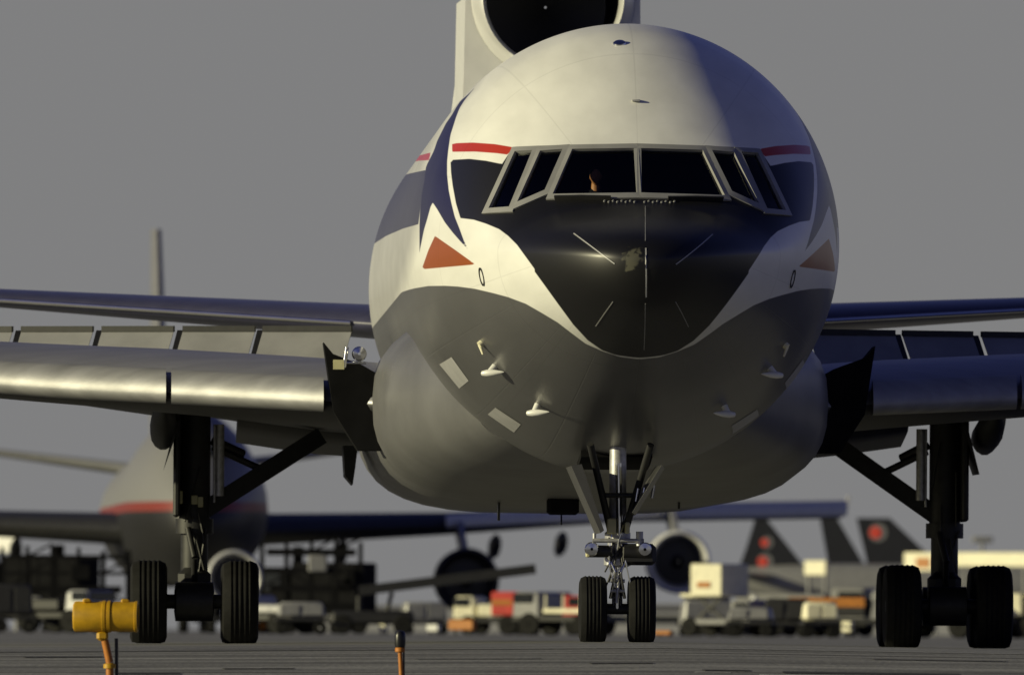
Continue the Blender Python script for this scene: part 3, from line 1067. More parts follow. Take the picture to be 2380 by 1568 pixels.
# drag brace, lock links, steering cylinders, hoses
MB().bar((gx - .42, NGY - .9, 2.75), (gx - .10, NGY - .12, 1.55), .05).bar((gx + .42, NGY - .9, 2.75), (gx + .10, NGY - .12, 1.55), .05).bar((gx - .22, NGY - .4, 2.05), (gx + .22, NGY - .4, 2.05), .035).build('drag_brace', M['geardark'], plane)
MB().bar((gx - .40, NGY - .18, 1.27), (gx - .08, NGY - .2, 1.27), .085).bar((gx + .08, NGY - .2, 1.27), (gx + .46, NGY - .18, 1.24), .1).box((gx + .28, NGY - .1, 1.23), (.5, .3, .3), bev=.05).build('steering_cylinder', M['geardark'], plane)
MB().bar((gx - .36, NGY - .22, 1.42), (gx + .36, NGY - .22, 1.42), .03).bar((gx - .33, NGY - .2, 1.52), (gx - .33, NGY - .2, 1.2), .025).bar((gx + .30, NGY - .2, 1.55), (gx + .30, NGY - .2, 1.35), .05).build('gear_frame', M['steel'], plane)
for s in (-1, 1):
    MB().bar((gx + s * .17, NGY - .17, 1.28), (gx + s * .03, NGY - .26, .98), .022).bar((gx + s * .03, NGY - .26, .98), (gx + s * .1, NGY - .1, .62), .022).build('torque_link', M['chrome'], plane)
    MB().lathe([(.02, -.06), (.085, -.055), (.10, -.02), (.09, .08), (.03, .12)], (gx + s * .37, NGY - .28, 1.30), (0, 1, 0), 18).build('taxi_light', M['chrome'], plane)
for k in range(9):
    a = Vector((gx + random.uniform(-.14, .14), NGY - .17, random.uniform(1.35, 1.9)))
    b = Vector((gx + random.uniform(-.2, .2), NGY - .2, random.uniform(.7, 1.15)))
    m_ = a.lerp(b, .5) + Vector((random.uniform(-.08, .08), -.06, 0))
    MB().bar(a, m_, .012, n=6).bar(m_, b, .012, n=6).build('hose', random.choice([M['bronze'], M['chrome'], M['bronze']]), plane)
for (px, py, sx, sz) in ((1421, 1222, .13, .22), (1458, 1226, .07, .16), (1366, 1288, .06, .08)):
    q = L(px, py, NGY - .25)
    MB().box(q, (sx, .08, sz), bev=.015).build('hose_cover', M['hydraulic'], plane, smooth=False)
MB().bar((gx, NGY - .16, 2.5), (gx + .02, NGY - .16, 1.5), .045).build('retract_actuator', M['chrome'], plane)
MB().bar((gx + .03, NGY - .2, .98), (gx - .02, NGY - .2, .55), .02).bar((gx - .1, NGY - .15, .86), (gx + .1, NGY - .15, .86), .025).bar((gx - .1, NGY - .15, .72), (gx + .1, NGY - .15, .72), .025).build('tow_fitting', M['steel'], plane)
# nose gear doors, hanging open left and right
for s, pts in ((-1, [(1328, 1082), (1352, 1078), (1404, 1232), (1396, 1238)]), (1, [(1545, 1088), (1538, 1080), (1470, 1190), (1478, 1196)])):
    a = [L(px, py, NGY - 1.2) for px, py in pts]
    MB().prism(a, (0, 2.3, 0)).build('nose_gear_door', M['doorgrey'], plane, smooth=False)
for (px, py) in ((1483, 1148), (1498, 1146), (1520, 1140)):
    q = L(px, py, NGY - .6)
    MB().bar(q + Vector((0, 0, .08)), q + Vector((-.03, 0, -.10)), .022).build('door_link', M['chrome'], plane)

# --- main gear
MGY = 28.0
for s in (-1, 1):
    x = s * 5.78 - .08
    gz = -0.075
    leg = MB()
    leg.bar((x, MGY, 3.75), (x, MGY, 1.75), .24, .24, 24)
    leg.bar((x, MGY, 1.85), (x, MGY, 1.62), .29, .29, 24)
    lo = leg.build('main_strut', M['geardark'], plane)
    MB().bar((x, MGY, 1.65), (x, MGY, .75), .21, .21, 20).build('main_oleo', M['geardark'], plane)
    MB().box((x + s * .28, MGY - .1, 2.75), (.10, 1.2, 1.75), bev=.03).build('strut_door', M['geardark'], plane, smooth=False)
    tb = MB().beam((x, MGY - 1.0, .60), (x, MGY + 1.0, .60), .34, .30, (0, 0, 1)).box((x, MGY, .85), (.5, .7, .5), bev=.1)
    for d in (-.9, .9):
        tb.bar((x - .95, MGY + d, .575), (x + .95, MGY + d, .575), .11)
        tb.lathe([(.16, -.3), (.3, -.28), (.3, .28), (.16, .3)], (x, MGY + d, .575), (1, 0, 0), 20)
    tb.build('bogie_beam', M['geardark'], plane)
    for d in (-.9, .9):
        for t in (-.70, .70):
            wheel_set('wheel', (x + t, MGY + d, .65 + gz), .65, .56, .27, plane)
    # side brace to the fuselage, folding link, retract jack
    top = Vector((s * 3.9, MGY + .4, 3.15)); bot = Vector((x - s * .15, MGY, 1.98))
    MB().beam(top, bot, .27, .22).build('side_brace', M['geardark'], plane, smooth=False)
    mid = top.lerp(bot, .48)
    MB().bar(mid, (x - s * .28, MGY - .05, 2.95), .055).bar(mid + Vector((s * .35, 0, .26)), (x - s * .28, MGY - .05, 3.05), .075).build('lock_link', M['geardark'], plane)
    MB().bar((x - s * .38, MGY - .1, 3.3), (x - s * .38, MGY - .1, 2.2), .07).bar((x - s * .30, MGY - .1, 3.3), (x - s * .30, MGY - .1, 2.1), .02).build('retract_jack', M['steel'], plane)
    # leg door hanging outboard
    d0 = Vector((x + s * .22, MGY - .9, 3.35)); d1 = Vector((x + s * .48, MGY - .9, 2.60))
    MB().prism([d0, d0 + Vector((s * .07, 0, 0)), d1], (0, 1.8, 0)).build('gear_door', M['geardark'], plane, smooth=False)
    for k in range(5):
        zt = random.uniform(1.6, 3.2)
        a = Vector((x + random.uniform(-.22, .22), MGY - .26, zt)); b = Vector((x + random.uniform(-.22, .22), MGY - .3, zt - random.uniform(.5, 1)))
        MB().bar(a, b, .018, n=6).build('hose', M['bronze'], plane)
    # torque link in front of the oleo
    MB().bar((x - .1, MGY - .3, 1.7), (x, MGY - .55, 1.25), .05).bar((x, MGY - .55, 1.25), (x, MGY - .3, .85), .05).build('torque_link', M['geardark'], plane)
for (px, py, sx, sz) in ((419, 1155, .07, .2), (452, 1161, .10, .14), (466, 1166, .08, .16)):
    q = L(px, py, MGY - .34)
    MB().box(q, (sx, .05, sz), bev=.01).build('placard', M['hydraulic'], plane, smooth=False)
# pointed inboard gear door by the fuselage
pts = [L(px, py, 27) for px, py in ((798, 1035), (832, 1035), (826, 1085), (820, 1126), (802, 1105))]
MB().prism(pts, (0, 1.6, 0)).build('inboard_gear_door', M['geardark'], plane, smooth=False)

# ------------------------------------------------------------------ the pilot behind the glass
hd = L(1385, 411, 3.74)
hw = Vector(hd)
plane_m = Matrix.Translation((NX, D0, 0)) @ Matrix.Rotation(YAW, 4, 'Z')
pilot = empty('person', plane_m @ Vector((hd.x, hd.y + .15, 5.55)), YAW, 'pilot in a dark uniform behind the front cockpit window', 'person')
def blob(c, r, n=16, m=10, f=None):
    v, fc = [], []
    for j in range(m + 1):
        t = PI * j / m
        for i in range(n):
            a = 2 * PI * i / n
            p = Vector((math.sin(t) * math.cos(a), math.sin(t) * math.sin(a), math.cos(t)))
            if f: p = f(p)
            v.append(Vector((p.x * r[0], p.y * r[1], p.z * r[2])) + Vector(c))
    for j in range(m):
        for i in range(n):
            k = (i + 1) % n
            fc.append((j * n + i, j * n + k, j * n + n + k, j * n + n + i))
    return v, fc
zh = hd.z - 5.55
def face(p):
    q = p.copy()
    if p.y < -.4:
        q.y -= .16 * math.exp(-(p.x**2) / .02 - (p.z + .1)**2 / .03)      # nose
        q.y += .08 * math.exp(-((abs(p.x) - .35)**2) / .02 - (p.z - .12)**2 / .02)  # eye sockets
        q.y -= .05 * math.exp(-(p.x**2) / .06 - (p.z + .45)**2 / .01)     # lips
    if p.z < -.2: q.x *= 1 - .25 * (-p.z - .2)
    if abs(p.x) > .9 and abs(p.z) < .3: q.x *= 1.12                      # ears
    return q
body = MB()
body.add(*blob((0, -.15, zh), (.078, .10, .12), 20, 16, face))
body.bar((0, -.12, zh - .07), (0, -.10, zh - .2), .055, .07)
skin = paint('skin', (0.55, 0.24, 0.10), 0.5, var=0.08)
bo = body.build('body', skin, pilot)
MB().add(*blob((0, -.125, zh + .045), (.086, .095, .10), 16, 10)).build('hair', M['dark'], bo)
jk = MB()
rings = []
for z, wx, wy in ((zh - .62, .17, .12), (zh - .45, .18, .12), (zh - .3, .22, .12), (zh - .2, .17, .09), (zh - .16, .07, .07)):
    rings.append([Vector((wx * math.cos(a), -.08 + wy * math.sin(a), z)) for a in np.linspace(0, 2 * PI, 16, endpoint=False)])
jk.loft(rings)
for s in (-1, 1):
    jk.bar((s * .2, -.1, zh - .25), (s * .26, -.16, zh - .5), .055, .05)
    jk.bar((s * .26, -.16, zh - .5), (s * .14, -.42, zh - .46), .05, .04)
jk.build('jacket', M['black'], bo)

# ------------------------------------------------------------------ lamps on the bank in front
def lamp_post(px, py_top, D):
    p = P(px, py_top, D)
    return Vector((p.x, p.y, float(ground_z(np.array(p.x), np.array(p.y))))), p.z
base, ztop = lamp_post(248, 1432, 178.0)
gl = empty('guard_light', base, 0.06, 'yellow twin-barrel guard light on an orange post before the left main wheels', 'airfield light')
zl = ztop - base.z
mb = MB().lathe([(.02, -.40), (.15, -.40), (.178, -.385), (.185, -.37), (.185, -.05), (.195, -.045), (.195, -.01), (.185, -.005), (.185, .01), (.195, .015), (.195, .05),
                 (.182, .055), (.182, .34), (.19, .345), (.19, .375), (.16, .38), (.15, .30), (.02, .28)], (0, 0, zl), (1, -.12, 0), 36)
lb = mb.build('housing', M['yellow'], gl, angle=30)
for x in (-.24, .22):
    MB().box((x, -.02, zl + .19), (.10, .12, .05), bev=.015).build('top_clamp', M['yellow'], lb, smooth=False)
MB().lathe([(.165, 0), (.155, -.02), (.10, -.03), (.01, -.035)], Vector((.372, -.045, zl)), (1, -.12, 0), 24).build('lens', M['carglass'], lb)
MB().box((-.05, 0, zl - .23), (.14, .14, .12), bev=.03).build('yoke', M['yellow'], gl, smooth=False)
MB().bar((-.02, 0, zl - .28), (.04, 0, zl - .55), .045, .045, 16).bar((.04, 0, zl - .55), (.05, 0, 0.0), .045, .05, 16).build('post', M['orange'], gl)
MB().lathe([(.075, 0), (.075, .05), (.05, .06)], (.04, 0, zl - .62), (0, 0, 1), 16).build('coupling', M['yellow'], gl)
MB().bar((.12, .04, zl - .26), (.13, .04, 0.0), .022, .022, 10).build('conduit', M['black'], gl)
base, ztop = lamp_post(930, 1484, 180.0)
el = empty('edge_light', base, 0, 'small dark domed edge light on a thin orange stake', 'airfield light')
zl = ztop - base.z
MB().lathe([(.06, -.10), (.068, -.06), (.068, .03), (.062, .07), (.045, .098), (.01, .108)], (0, 0, zl), (0, 0, 1), 20).build('globe', M['black'], el)
MB().lathe([(.05, -.16), (.06, -.15), (.06, -.11), (.05, -.10)], (0, 0, zl), (0, 0, 1), 16).build('collar', M['orange'], el)
MB().bar((0, 0, zl - .15), (.03, 0, 0), .026, .03, 12).build('stake', M['orange'], el)
MB().bar((.045, .03, zl - .08), (.05, .03, 0), .012, .012, 8).build('conduit', M['black'], el)

# ------------------------------------------------------------------ background: four-engined jumbo, head-on
JD = 650.0
JX = (440 - 1190) * 669 / FPX + .058 * 19
jumbo = empty('airliner', (JX, JD, 0), math.atan(.058), 'four-engined jumbo jet with a dark belly and red cheatline, blurred behind the left main gear', 'airliner')
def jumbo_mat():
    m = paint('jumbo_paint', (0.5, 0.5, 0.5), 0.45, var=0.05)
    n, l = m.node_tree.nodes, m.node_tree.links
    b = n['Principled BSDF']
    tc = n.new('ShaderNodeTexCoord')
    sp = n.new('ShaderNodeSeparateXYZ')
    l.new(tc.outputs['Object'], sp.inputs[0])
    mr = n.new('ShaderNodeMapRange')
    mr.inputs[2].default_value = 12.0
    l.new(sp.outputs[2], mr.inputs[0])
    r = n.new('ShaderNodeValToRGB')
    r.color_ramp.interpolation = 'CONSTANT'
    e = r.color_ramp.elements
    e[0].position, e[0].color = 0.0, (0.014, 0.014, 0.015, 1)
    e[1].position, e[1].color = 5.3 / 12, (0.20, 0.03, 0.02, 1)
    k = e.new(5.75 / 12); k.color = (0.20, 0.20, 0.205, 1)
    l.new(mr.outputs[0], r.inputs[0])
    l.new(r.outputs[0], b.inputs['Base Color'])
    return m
jm = jumbo_mat()
rings = []
for y, w, zb, zt in ((0, .05, 4.6, 4.8), (.4, .8, 3.9, 5.7), (1.5, 1.6, 3.2, 6.9), (3.5, 2.4, 2.6, 8.6), (6, 2.9, 2.25, 9.6), (9, 3.2, 2.1, 9.9), (20, 3.25, 2.1, 9.9), (26, 3.25, 2.1, 8.6),
                     (45, 3.25, 2.1, 8.5), (58, 2.4, 4.2, 8.4), (69, .4, 7.3, 8.0)):
    r = []
    for a in np.linspace(0, 2 * PI, 36, endpoint=False):
        ca_, sa_ = math.cos(a), math.sin(a)
        zm = zb + min(3.3, (zt - zb) / 2)
        h = (zt - zm) if sa_ > 0 else (zm - zb)
        wx = w * (1 - .22 * max(0, sa_) ** 2 * (1 if zt > 8.7 else 0))
        r.append(Vector((wx * ca_, y, zm + h * sa_)))
    rings.append(r)
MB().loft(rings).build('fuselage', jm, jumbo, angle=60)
MB().box((0, 2.9, 8.05), (2.6, .9, .5), taper=.8, bev=.1).build('cockpit_window', M['carglass'], jumbo, smooth=False)
finr = []
for z, y0, ch, t in ((8, 52, 13, 1.0), (14, 58, 8.5, .72), (19.4, 63, 5, .5)):
    finr.append([Vector((p.z, p.y, z)) for p in section(0, y0, 0, ch, t, 0, 0, 10)])
MB().loft(finr).build('fin', M['haze_fin'], jumbo)
for s in (-1, 1):
    MB().loft([section(s * x, 56 + x * .75, 7.6 + x * .13, 8 - x * .5, .7 - x * .045, 7.6 + x * .13, 0, 10) for x in (1, 5, 11)]).build('tailplane', M['grey'], jumbo)
    st = [(2.5, 17, 4.55, 15, 1.5), (12, 25, 4.95, 9, 1.05), (21, 32, 5.5, 6, .72), (31.6, 40.6, 5.78, 3.4, .5)]
    w = MB().loft([section(s * x, y, z, c, t, z - .25, .22, 12) for x, y, z, c, t in st])
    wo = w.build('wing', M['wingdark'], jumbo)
    rg = []
    for x, y, z, c, t in st[1:]:
        rg.append([Vector((s * x, y - .25 + .5 * (1 - math.cos(a)), z + .05 + (.40 if x < 15 else .52) * math.sin(a) + .04)) for a in np.linspace(-.15 * PI, 1.0 * PI, 10)])
    MB().loft(rg).build('slat', M['white'], wo)
    MB().prism([Vector((s * 31.5, 41, 5.75)), Vector((s * 31.5, 43.6, 5.75)), Vector((s * 31.9, 44.3, 6.6)), Vector((s * 31.9, 43.6, 6.6))], (s * .12, 0, 0)).build('winglet', M['lightgrey'], wo, smooth=False)
    for x, y, z in ((12.65, 19, 2.45), (22.85, 27.5, 3.38)):
        n_ = MB().lathe([(1.0, 1.4), (1.12, .5), (1.24, .1), (1.33, 0), (1.42, .1), (1.46, .6), (1.42, 2.5), (1.15, 4.2), (.9, 4.4)], (s * x, y, z), (0, 1, 0), 36)
        no_ = n_.build('engine', M['wingdark'] if x < 15 else M['grey'], jumbo, angle=50)
        MB().lathe([(1.20, .22), (1.24, .05), (1.31, -.03), (1.38, -.02), (1.44, .08), (1.47, .3)], (s * x, y, z), (0, 1, 0), 36).build('intake_lip', M['geardark'] if x < 15 else M['ring'], no_)
        MB().lathe([(.02, .55), (.12, .62), (.28, 1.0), (.3, 1.3), (1.14, 1.35)], (s * x, y, z), (0, 1, 0), 30).build('fan', M['black'], no_)
        MB().prism([Vector((s * x - .12, y + 1, z + 1.3)), Vector((s * x - .12, y + 6, z + 2.7)), Vector((s * x - .12, y + 9, z + 2.3)), Vector((s * x - .12, y + 4, z + 1.0))], (.24, 0, 0)).build('pylon', M['grey'], no_, smooth=False)
    for x in (7.5, 14.8, 18.0):
        zz_ = np.interp(x, [2.5, 12, 21, 31.6], [4.55, 4.95, 5.4, 5.95])
        MB().lathe([(.02, 0), (.25, 1), (.3, 2.5), (.2, 4.5), (.02, 5.5)], (s * x, 24 + x * .6, zz_ - .75), (0, 1, -.12), 12, sz=1.7).build('flap_track_fairing', M['geardark'], wo)
for (x, y) in ((0, 8.5), (-5.5, 31), (5.5, 31), (-1.9, 34), (1.9, 34)):
    g = MB().bar((x, y, 4), (x, y, .62), .25).beam((x, y - .7, .62), (x, y + .7, .62), .3, .3, (0, 0, 1))
    go = g.build('landing_gear', M['geardark'], jumbo)
    for t in (-.56, .56):
        for d in ((0,) if y < 10 else (-.72, .72)):
            MB().lathe([(.25, -.2), (.55, -.22), (.62, -.12), (.62, .12), (.55, .22), (.25, .2), (.02, .15)], (x + t, y + d, .62), (1, 0, 0), 20).build('tyre', M['rubber'], go)

# ------------------------------------------------------------------ background: spare engine on a wheeled stand, maintenance stands
p = P(545, 1320, 560)
se = empty('jet_engine', (p.x, 560, 0), .05, 'spare jet engine with pale intake ring on a stand behind the left main wheels', 'engine')
cz = 2.1
en = MB().lathe([(.72, .8), (.82, .3), (.90, .04), (.97, -.03), (1.04, .05), (1.08, .4), (1.02, 2.2), (.7, 3.2)], (0, 0, cz), (0, 1, 0), 32).build('cowl', M['grey'], se, angle=50)
MB().lathe([(.86, .16), (.90, .0), (.97, -.06), (1.03, -.02), (1.08, .18)], (0, 0, cz), (0, 1, 0), 32).build('intake_ring', M['lightgrey'], en)
MB().lathe([(.02, .25), (.2, .5), (.84, .55)], (0, 0, cz), (0, 1, 0), 24).build('fan', M['black'], en)
MB().box((0, 1.2, .55), (1.9, 3.0, .16)).build('stand_frame', M['geardark'], se, smooth=False)
for s_ in (-1, 1):
    MB().beam((s_ * .8, .5, .6), (s_ * .7, .5, 1.6), .14, .14).build('stand_arm', M['geardark'], se, smooth=False)
    for y in (.1, 2.3):
        MB().lathe([(.03, -.1), (.22, -.1), (.24, 0), (.22, .1), (.03, .1)], (s_ * .8, y, .24), (1, 0, 0), 14).build('wheel', M['rubber'], se)
def maintenance_stand(px, D, w, h, levels, bays, label, seed):
    rr = random.Random(seed)
    p = P(px, 1460, D)
    e = empty('maintenance_stand', (p.x, D, 0), 0, label, 'work stand', 'steel maintenance stands')
    for k in range(bays + 1):
        x = -w / 2 + w * k / bays
        for y in (0, 1.6):
            MB().beam((x, y, .25), (x, y, h - rr.uniform(0, .5)), .16, .16).build('post', M['dark'], e, smooth=False)
        MB().lathe([(.03, -.1), (.24, -.1), (.25, .1), (.03, .1)], (x, -.05, .25), (0, 1, 0), 14).build('wheel', M['rubber'], e)
    for l in range(levels):
        z = .7 + (h - .9) * (l + .55) / levels
        MB().box((rr.uniform(-.15, .15), .8, z), (w * rr.uniform(.85, 1.05), 1.8, rr.uniform(.12, .34))).build('platform', M['dark'], e, smooth=False)
        for k in range(bays):
            if rr.random() < .6:
                x0, x1 = -w / 2 + w * k / bays, -w / 2 + w * (k + 1) / bays
                MB().beam((x0, -.02, z), (x1, -.02, z + (h - .9) / levels * rr.choice((-.8, .8))), .09, .09).build('brace', M['dark'], e, smooth=False)
    for k in range(3):
        MB().box((rr.uniform(-w * .4, w * .4), .2, rr.uniform(.7, h * .8)), (rr.uniform(.4, .9), .8, rr.uniform(.3, .7)), bev=.05).build('tool_locker', rr.choice((M['dark'], M['grey'], M['dark'])), e)
    return e
maintenance_stand(722, 585, 3.9, 3.75, 4, 4, 'dark steel maintenance stand under the jumbo wing beside the spare engine', 3)
maintenance_stand(150, 590, 5.0, 3.5, 4, 5, 'dark steel maintenance stand at the left edge behind the yellow guard light', 8)

# ------------------------------------------------------------------ background: three parked jets, side on, dark fins with red emblems
def parked_jet(px_top, D, length_dir, prof, label, mats, red_spots):
    p = P(px_top, 1300, D)
    e = empty('airliner', (p.x, D, 0), 0.0, label, 'airliner', 'parked jets with dark fins')
    d = length_dir
    fuse = []
    for x, r, z in ((-3.4, .15, 4.1), (-1.5, .7, 3.9), (2, 1.3, 3.5), (6, 1.65, 3.25), (24, 1.65, 3.25), (27, 1.2, 3.1), (28.6, .2, 2.9)):
        fuse.append([Vector((d * x, r * math.cos(a), z + r * math.sin(a))) for a in np.linspace(0, 2 * PI, 24, endpoint=False)])
    MB().loft(fuse).build('fuselage', mats[0], e)
    f = MB().prism([Vector((d * x, -.14, z)) for x, z in prof], (0, .28, 0)).build('fin', mats[1], e, smooth=False)
    for (x, z, s) in red_spots:
        MB().lathe([(.02, 0), (s, 0), (s, .03), (.02, .03)], (d * x, -.17, z), (0, -1, 0), 14).build('emblem', M['emblem'], f)
        MB().lathe([(.02, 0), (s * 1.5, 0), (s * 1.5, .015), (.02, .015)], (d * (x + .18), -.145, z), (0, -1, 0), 14, sx=1.0).build('emblem_ring', M['grey'], f)
    for s in (-1, 1):
        MB().loft([[Vector((d * (12 + q * 5), s * (1.2 + q * 11), 2.5 + q * .9)), Vector((d * (10 + q * 4), s * (1.2 + q * 11), 2.75 + q * .9)), Vector((d * (6.5 + q * 7), s * (1.2 + q * 11), 2.55 + q * .9)), Vector((d * (9 + q * 4), s * (1.2 + q * 11), 2.4 + q * .9))] for q in (0, 1)]).build('wing', M['wing'], e)
        MB().loft([[Vector((d * (1.4 - q * 2), s * (.8 + q * 4), 4.1)), Vector((d * (0 - q * 1.6), s * (.8 + q * 4), 4.3)), Vector((d * (-1.6 - q * 1.2), s * (.8 + q * 4), 4.1))] for q in (0, 1)]).build('tailplane', M['grey'], e)
        MB().lathe([(.55, 0), (.7, -.1), (.8, -.6), (.7, -2.6), (.4, -3.6)], (d * 12.5, s * 5.0, 1.75), (d, 0, 0), 20).build('engine', M['lightgrey'], e)
        MB().bar((d * 10, s * 2.4, 2.5), (d * 10, s * 2.4, .5), .12).lathe([(.1, -.35), (.5, -.35), (.5, .35), (.1, .35)], (d * 10, s * 2.4, .5), (0, 1, 0), 16).build('landing_gear', M['rubber'], e)
    MB().bar((d * 24, 0, 2), (d * 24, 0, .4), .1).lathe([(.1, -.2), (.4, -.2), (.4, .2), (.1, .2)], (d * 24, 0, .4), (0, 1, 0), 16).build('landing_gear', M['rubber'], e)
    return e
parked_jet(1755, 1010, 1, [(-1.2, 4.3), (-.6, 6.0), (0, 8.0), (.7, 8.0), (3.7, 4.3), (3.4, 3.6), (-1.2, 3.6)],
           'parked jet whose dark fin bears two red emblems, left of the fin trio', (M['grey'], M['finblack']), ((.62, 6.3, .28), (.5, 5.0, .36)))
parked_jet(1905, 1045, 1, [(0, 8.3), (1.2, 8.3), (3.4, 4.6), (3.6, 3.6), (.5, 3.6), (.6, 5.0)],
           'parked jet with a plain dark fin, middle of the fin trio', (M['grey'], M['finblack']), ())
parked_jet(1990, 1020, 1, [(0, 8.1), (2.3, 8.1), (5.4, 5.2), (5.8, 3.6), (.6, 3.6), (.7, 5.2)],
           'parked jet whose dark fin has one red emblem high up, nearest the right main gear', (M['grey'], M['finblack']), ((1.3, 7.1, .42),))

# ------------------------------------------------------------------ background: ramp vehicles
def wheelsm(mb, x, y, r, w):
    mb.lathe([(.05, -w / 2), (r * .9, -w / 2), (r, -w * .35), (r, w * .35), (r * .9, w / 2), (.05, w / 2)], (x, y, r), (0, 1, 0), 18)
def truck(px, D, name, label, cat, L_, H, mats, cab_h=2.2, face=1, stripe=None, group=None, bed=False):
    p = P(px, 1460, D)
    e = empty(name, (p.x, D, 0), -random.uniform(.2, .6), label, cat, group)
    f = face
    cabL = min(1.9, L_ * .32)
    MB().box((0, 0, .62), (L_, 2.0, .22), bev=.03).build('chassis', M['geardark'], e, smooth=False)
    cx = f * (L_ / 2 - cabL / 2)
    cab = MB().box((cx, 0, .7 + cab_h / 2 - .1), (cabL, 2.05, cab_h), taper=.92, bev=.1).build('cab', mats[0], e)
    MB().box((cx + f * .12, -1.0, .7 + cab_h * .66), (cabL * .62, .06, cab_h * .34), bev=.02).build('window', M['carglass'], cab, smooth=False)
    MB().box((cx + f * cabL * .46, 0, .7 + cab_h * .66), (.1, 1.7, cab_h * .36), bev=.02).build('windscreen', M['carglass'], cab, smooth=False)
    bl = L_ - cabL - .12
    bx = -f * (L_ / 2 - bl / 2)
    if bed:
        b = MB().box((bx, 0, .9), (bl, 2.1, .18), bev=.02)
        for k in range(4):
            b.bar((bx - bl / 2 + .1 + k * (bl - .2) / 3, -1, .95), (bx - bl / 2 + .1 + k * (bl - .2) / 3, -1, 1.5), .04)
        b.build('bed', mats[1], e, smooth=False)
    else:
        b = MB().box((bx, 0, .78 + (H - .78) / 2), (bl, 2.25, H - .78), bev=.06).build('box_body', mats[1], e)
        for k in range(1, int(bl / 0.9)):
            MB().box((bx - bl / 2 + k * .9, -1.14, .78 + (H - .78) / 2), (.06, .04, H - 1.0)).build('rib', mats[1], b, smooth=False)
        if stripe:
            MB().box((bx, -1.135, .78 + (H - .78) * stripe[1]), (bl * .98, .03, stripe[2])).build('stripe', stripe[0], b, smooth=False)
    for x in (-L_ / 2 + .7, L_ / 2 - .75):
        for y in (-.9, .9):
            m_ = MB(); wheelsm(m_, x, y, .42, .3)
            m_.build('wheel', M['rubber'], e)
    for y in (-.7, .7):
        MB().lathe([(.02, 0), (.11, .01), (.12, .05)], (f * (L_ / 2 + .02), y, .95), (-f, 0, 0), 12).build('headlight', M['chrome'], cab)
    return e
p = P(1672, 1460, 560)
ct = empty('catering_truck', (p.x, 560, 0), -.5, 'catering truck with its cream box raised on scissor legs beside the jumbo outer engine', 'truck')
bx_ = MB().box((0, 0, 2.12), (1.36, 2.2, 1.25), bev=.05).build('box_body', M['cream'], ct)
MB().box((-.1, -1.12, 1.95), (.55, .04, .22), bev=.01).build('side_panel', M['orange'], bx_, smooth=False)
MB().box((-.75, -.3, 1.55), (.75, 1.5, .12)).build('platform', M['cream'], ct, smooth=False)
MB().beam((-.6, -.8, .6), (.55, -.8, 1.5), .1, .1).build('scissor_leg', M['geardark'], ct, smooth=False)
MB().beam((.6, -.7, .6), (-.55, -.7, 1.5), .1, .1).build('scissor_leg', M['geardark'], ct, smooth=False)
MB().box((.25, 0, .55), (3.0, 1.9, .22), bev=.04).build('chassis', M['grey'], ct)
cb_ = MB().box((1.35, 0, .95), (1.0, 1.9, .9), bev=.1, taper=.9).build('cab', M['grey'], ct)
MB().box((1.4, -.96, 1.1), (.6, .05, .36), bev=.02).build('window', M['carglass'], cb_, smooth=False)
for x in (-.8, 1.2):
    for y in (-.85, .85):
        m_ = MB(); wheelsm(m_, x, y, .36, .28)
        m_.build('wheel', M['rubber'], ct)
truck(1275, 600, 'fire_tender', 'red and orange service truck left of the nose wheels', 'truck', 4.2, 1.75, (M['red'], M['red']), 1.0, 1, (M['orange'], .55, .22))
truck(1320, 540, 'flatbed_truck', 'low flatbed with a cream deck just left of the nose wheels', 'truck', 3.6, 1.0, (M['grey'], M['cream']), 1.0, -1, bed=True)
truck(1985, 560, 'ramp_truck', 'service truck with an orange side panel beside the right main wheels', 'truck', 4.6, 1.5, (M['grey'], M['geardark']), 1.2, 1, (M['orange'], .75, .35))
truck(2190, 520, 'van', 'cream van seen between the right main wheels', 'van', 3.6, 1.0, (M['cream'], M['cream']), .75)
truck(2378, 520, 'van', 'cream van at the far right edge of the ramp', 'van', 2.4, 1.6, (M['cream'], M['cream']), 1.3)
truck(1880, 700, 'tanker_truck', 'grey truck below the parked jet fins', 'truck', 6.5, 2.0, (M['grey'], M['grey']), 1.7)
truck(1730, 640, 'ramp_truck', 'dark low truck in front of the parked jet with two emblems', 'truck', 5.0, 1.5, (M['geardark'], M['grey']), 1.3, -1)
truck(150, 520, 'baggage_tractor', 'white-topped baggage tractor behind the yellow guard light', 'tractor', 3.2, 1.2, (M['lightgrey'], M['geardark']), .9)
truck(640, 560, 'van', 'grey van between the left main wheels and the belt loader', 'van', 3.0, 1.1, (M['lightgrey'], M['lightgrey']), .85, -1)
truck(70, 640, 'ramp_truck', 'dark box truck behind the maintenance stand at the left edge', 'truck', 5.6, 3.3, (M['dark'], M['dark']), 2.4, -1)
truck(735, 625, 'ramp_truck', 'dark box truck behind the maintenance stand under the jumbo wing', 'truck', 4.6, 3.0, (M['dark'], M['dark']), 2.2, -1)
truck(1150, 640, 'van', 'white van below the right of the jumbo inner engine', 'van', 3.2, 1.3, (M['cream'], M['cream']), 1.05, -1)

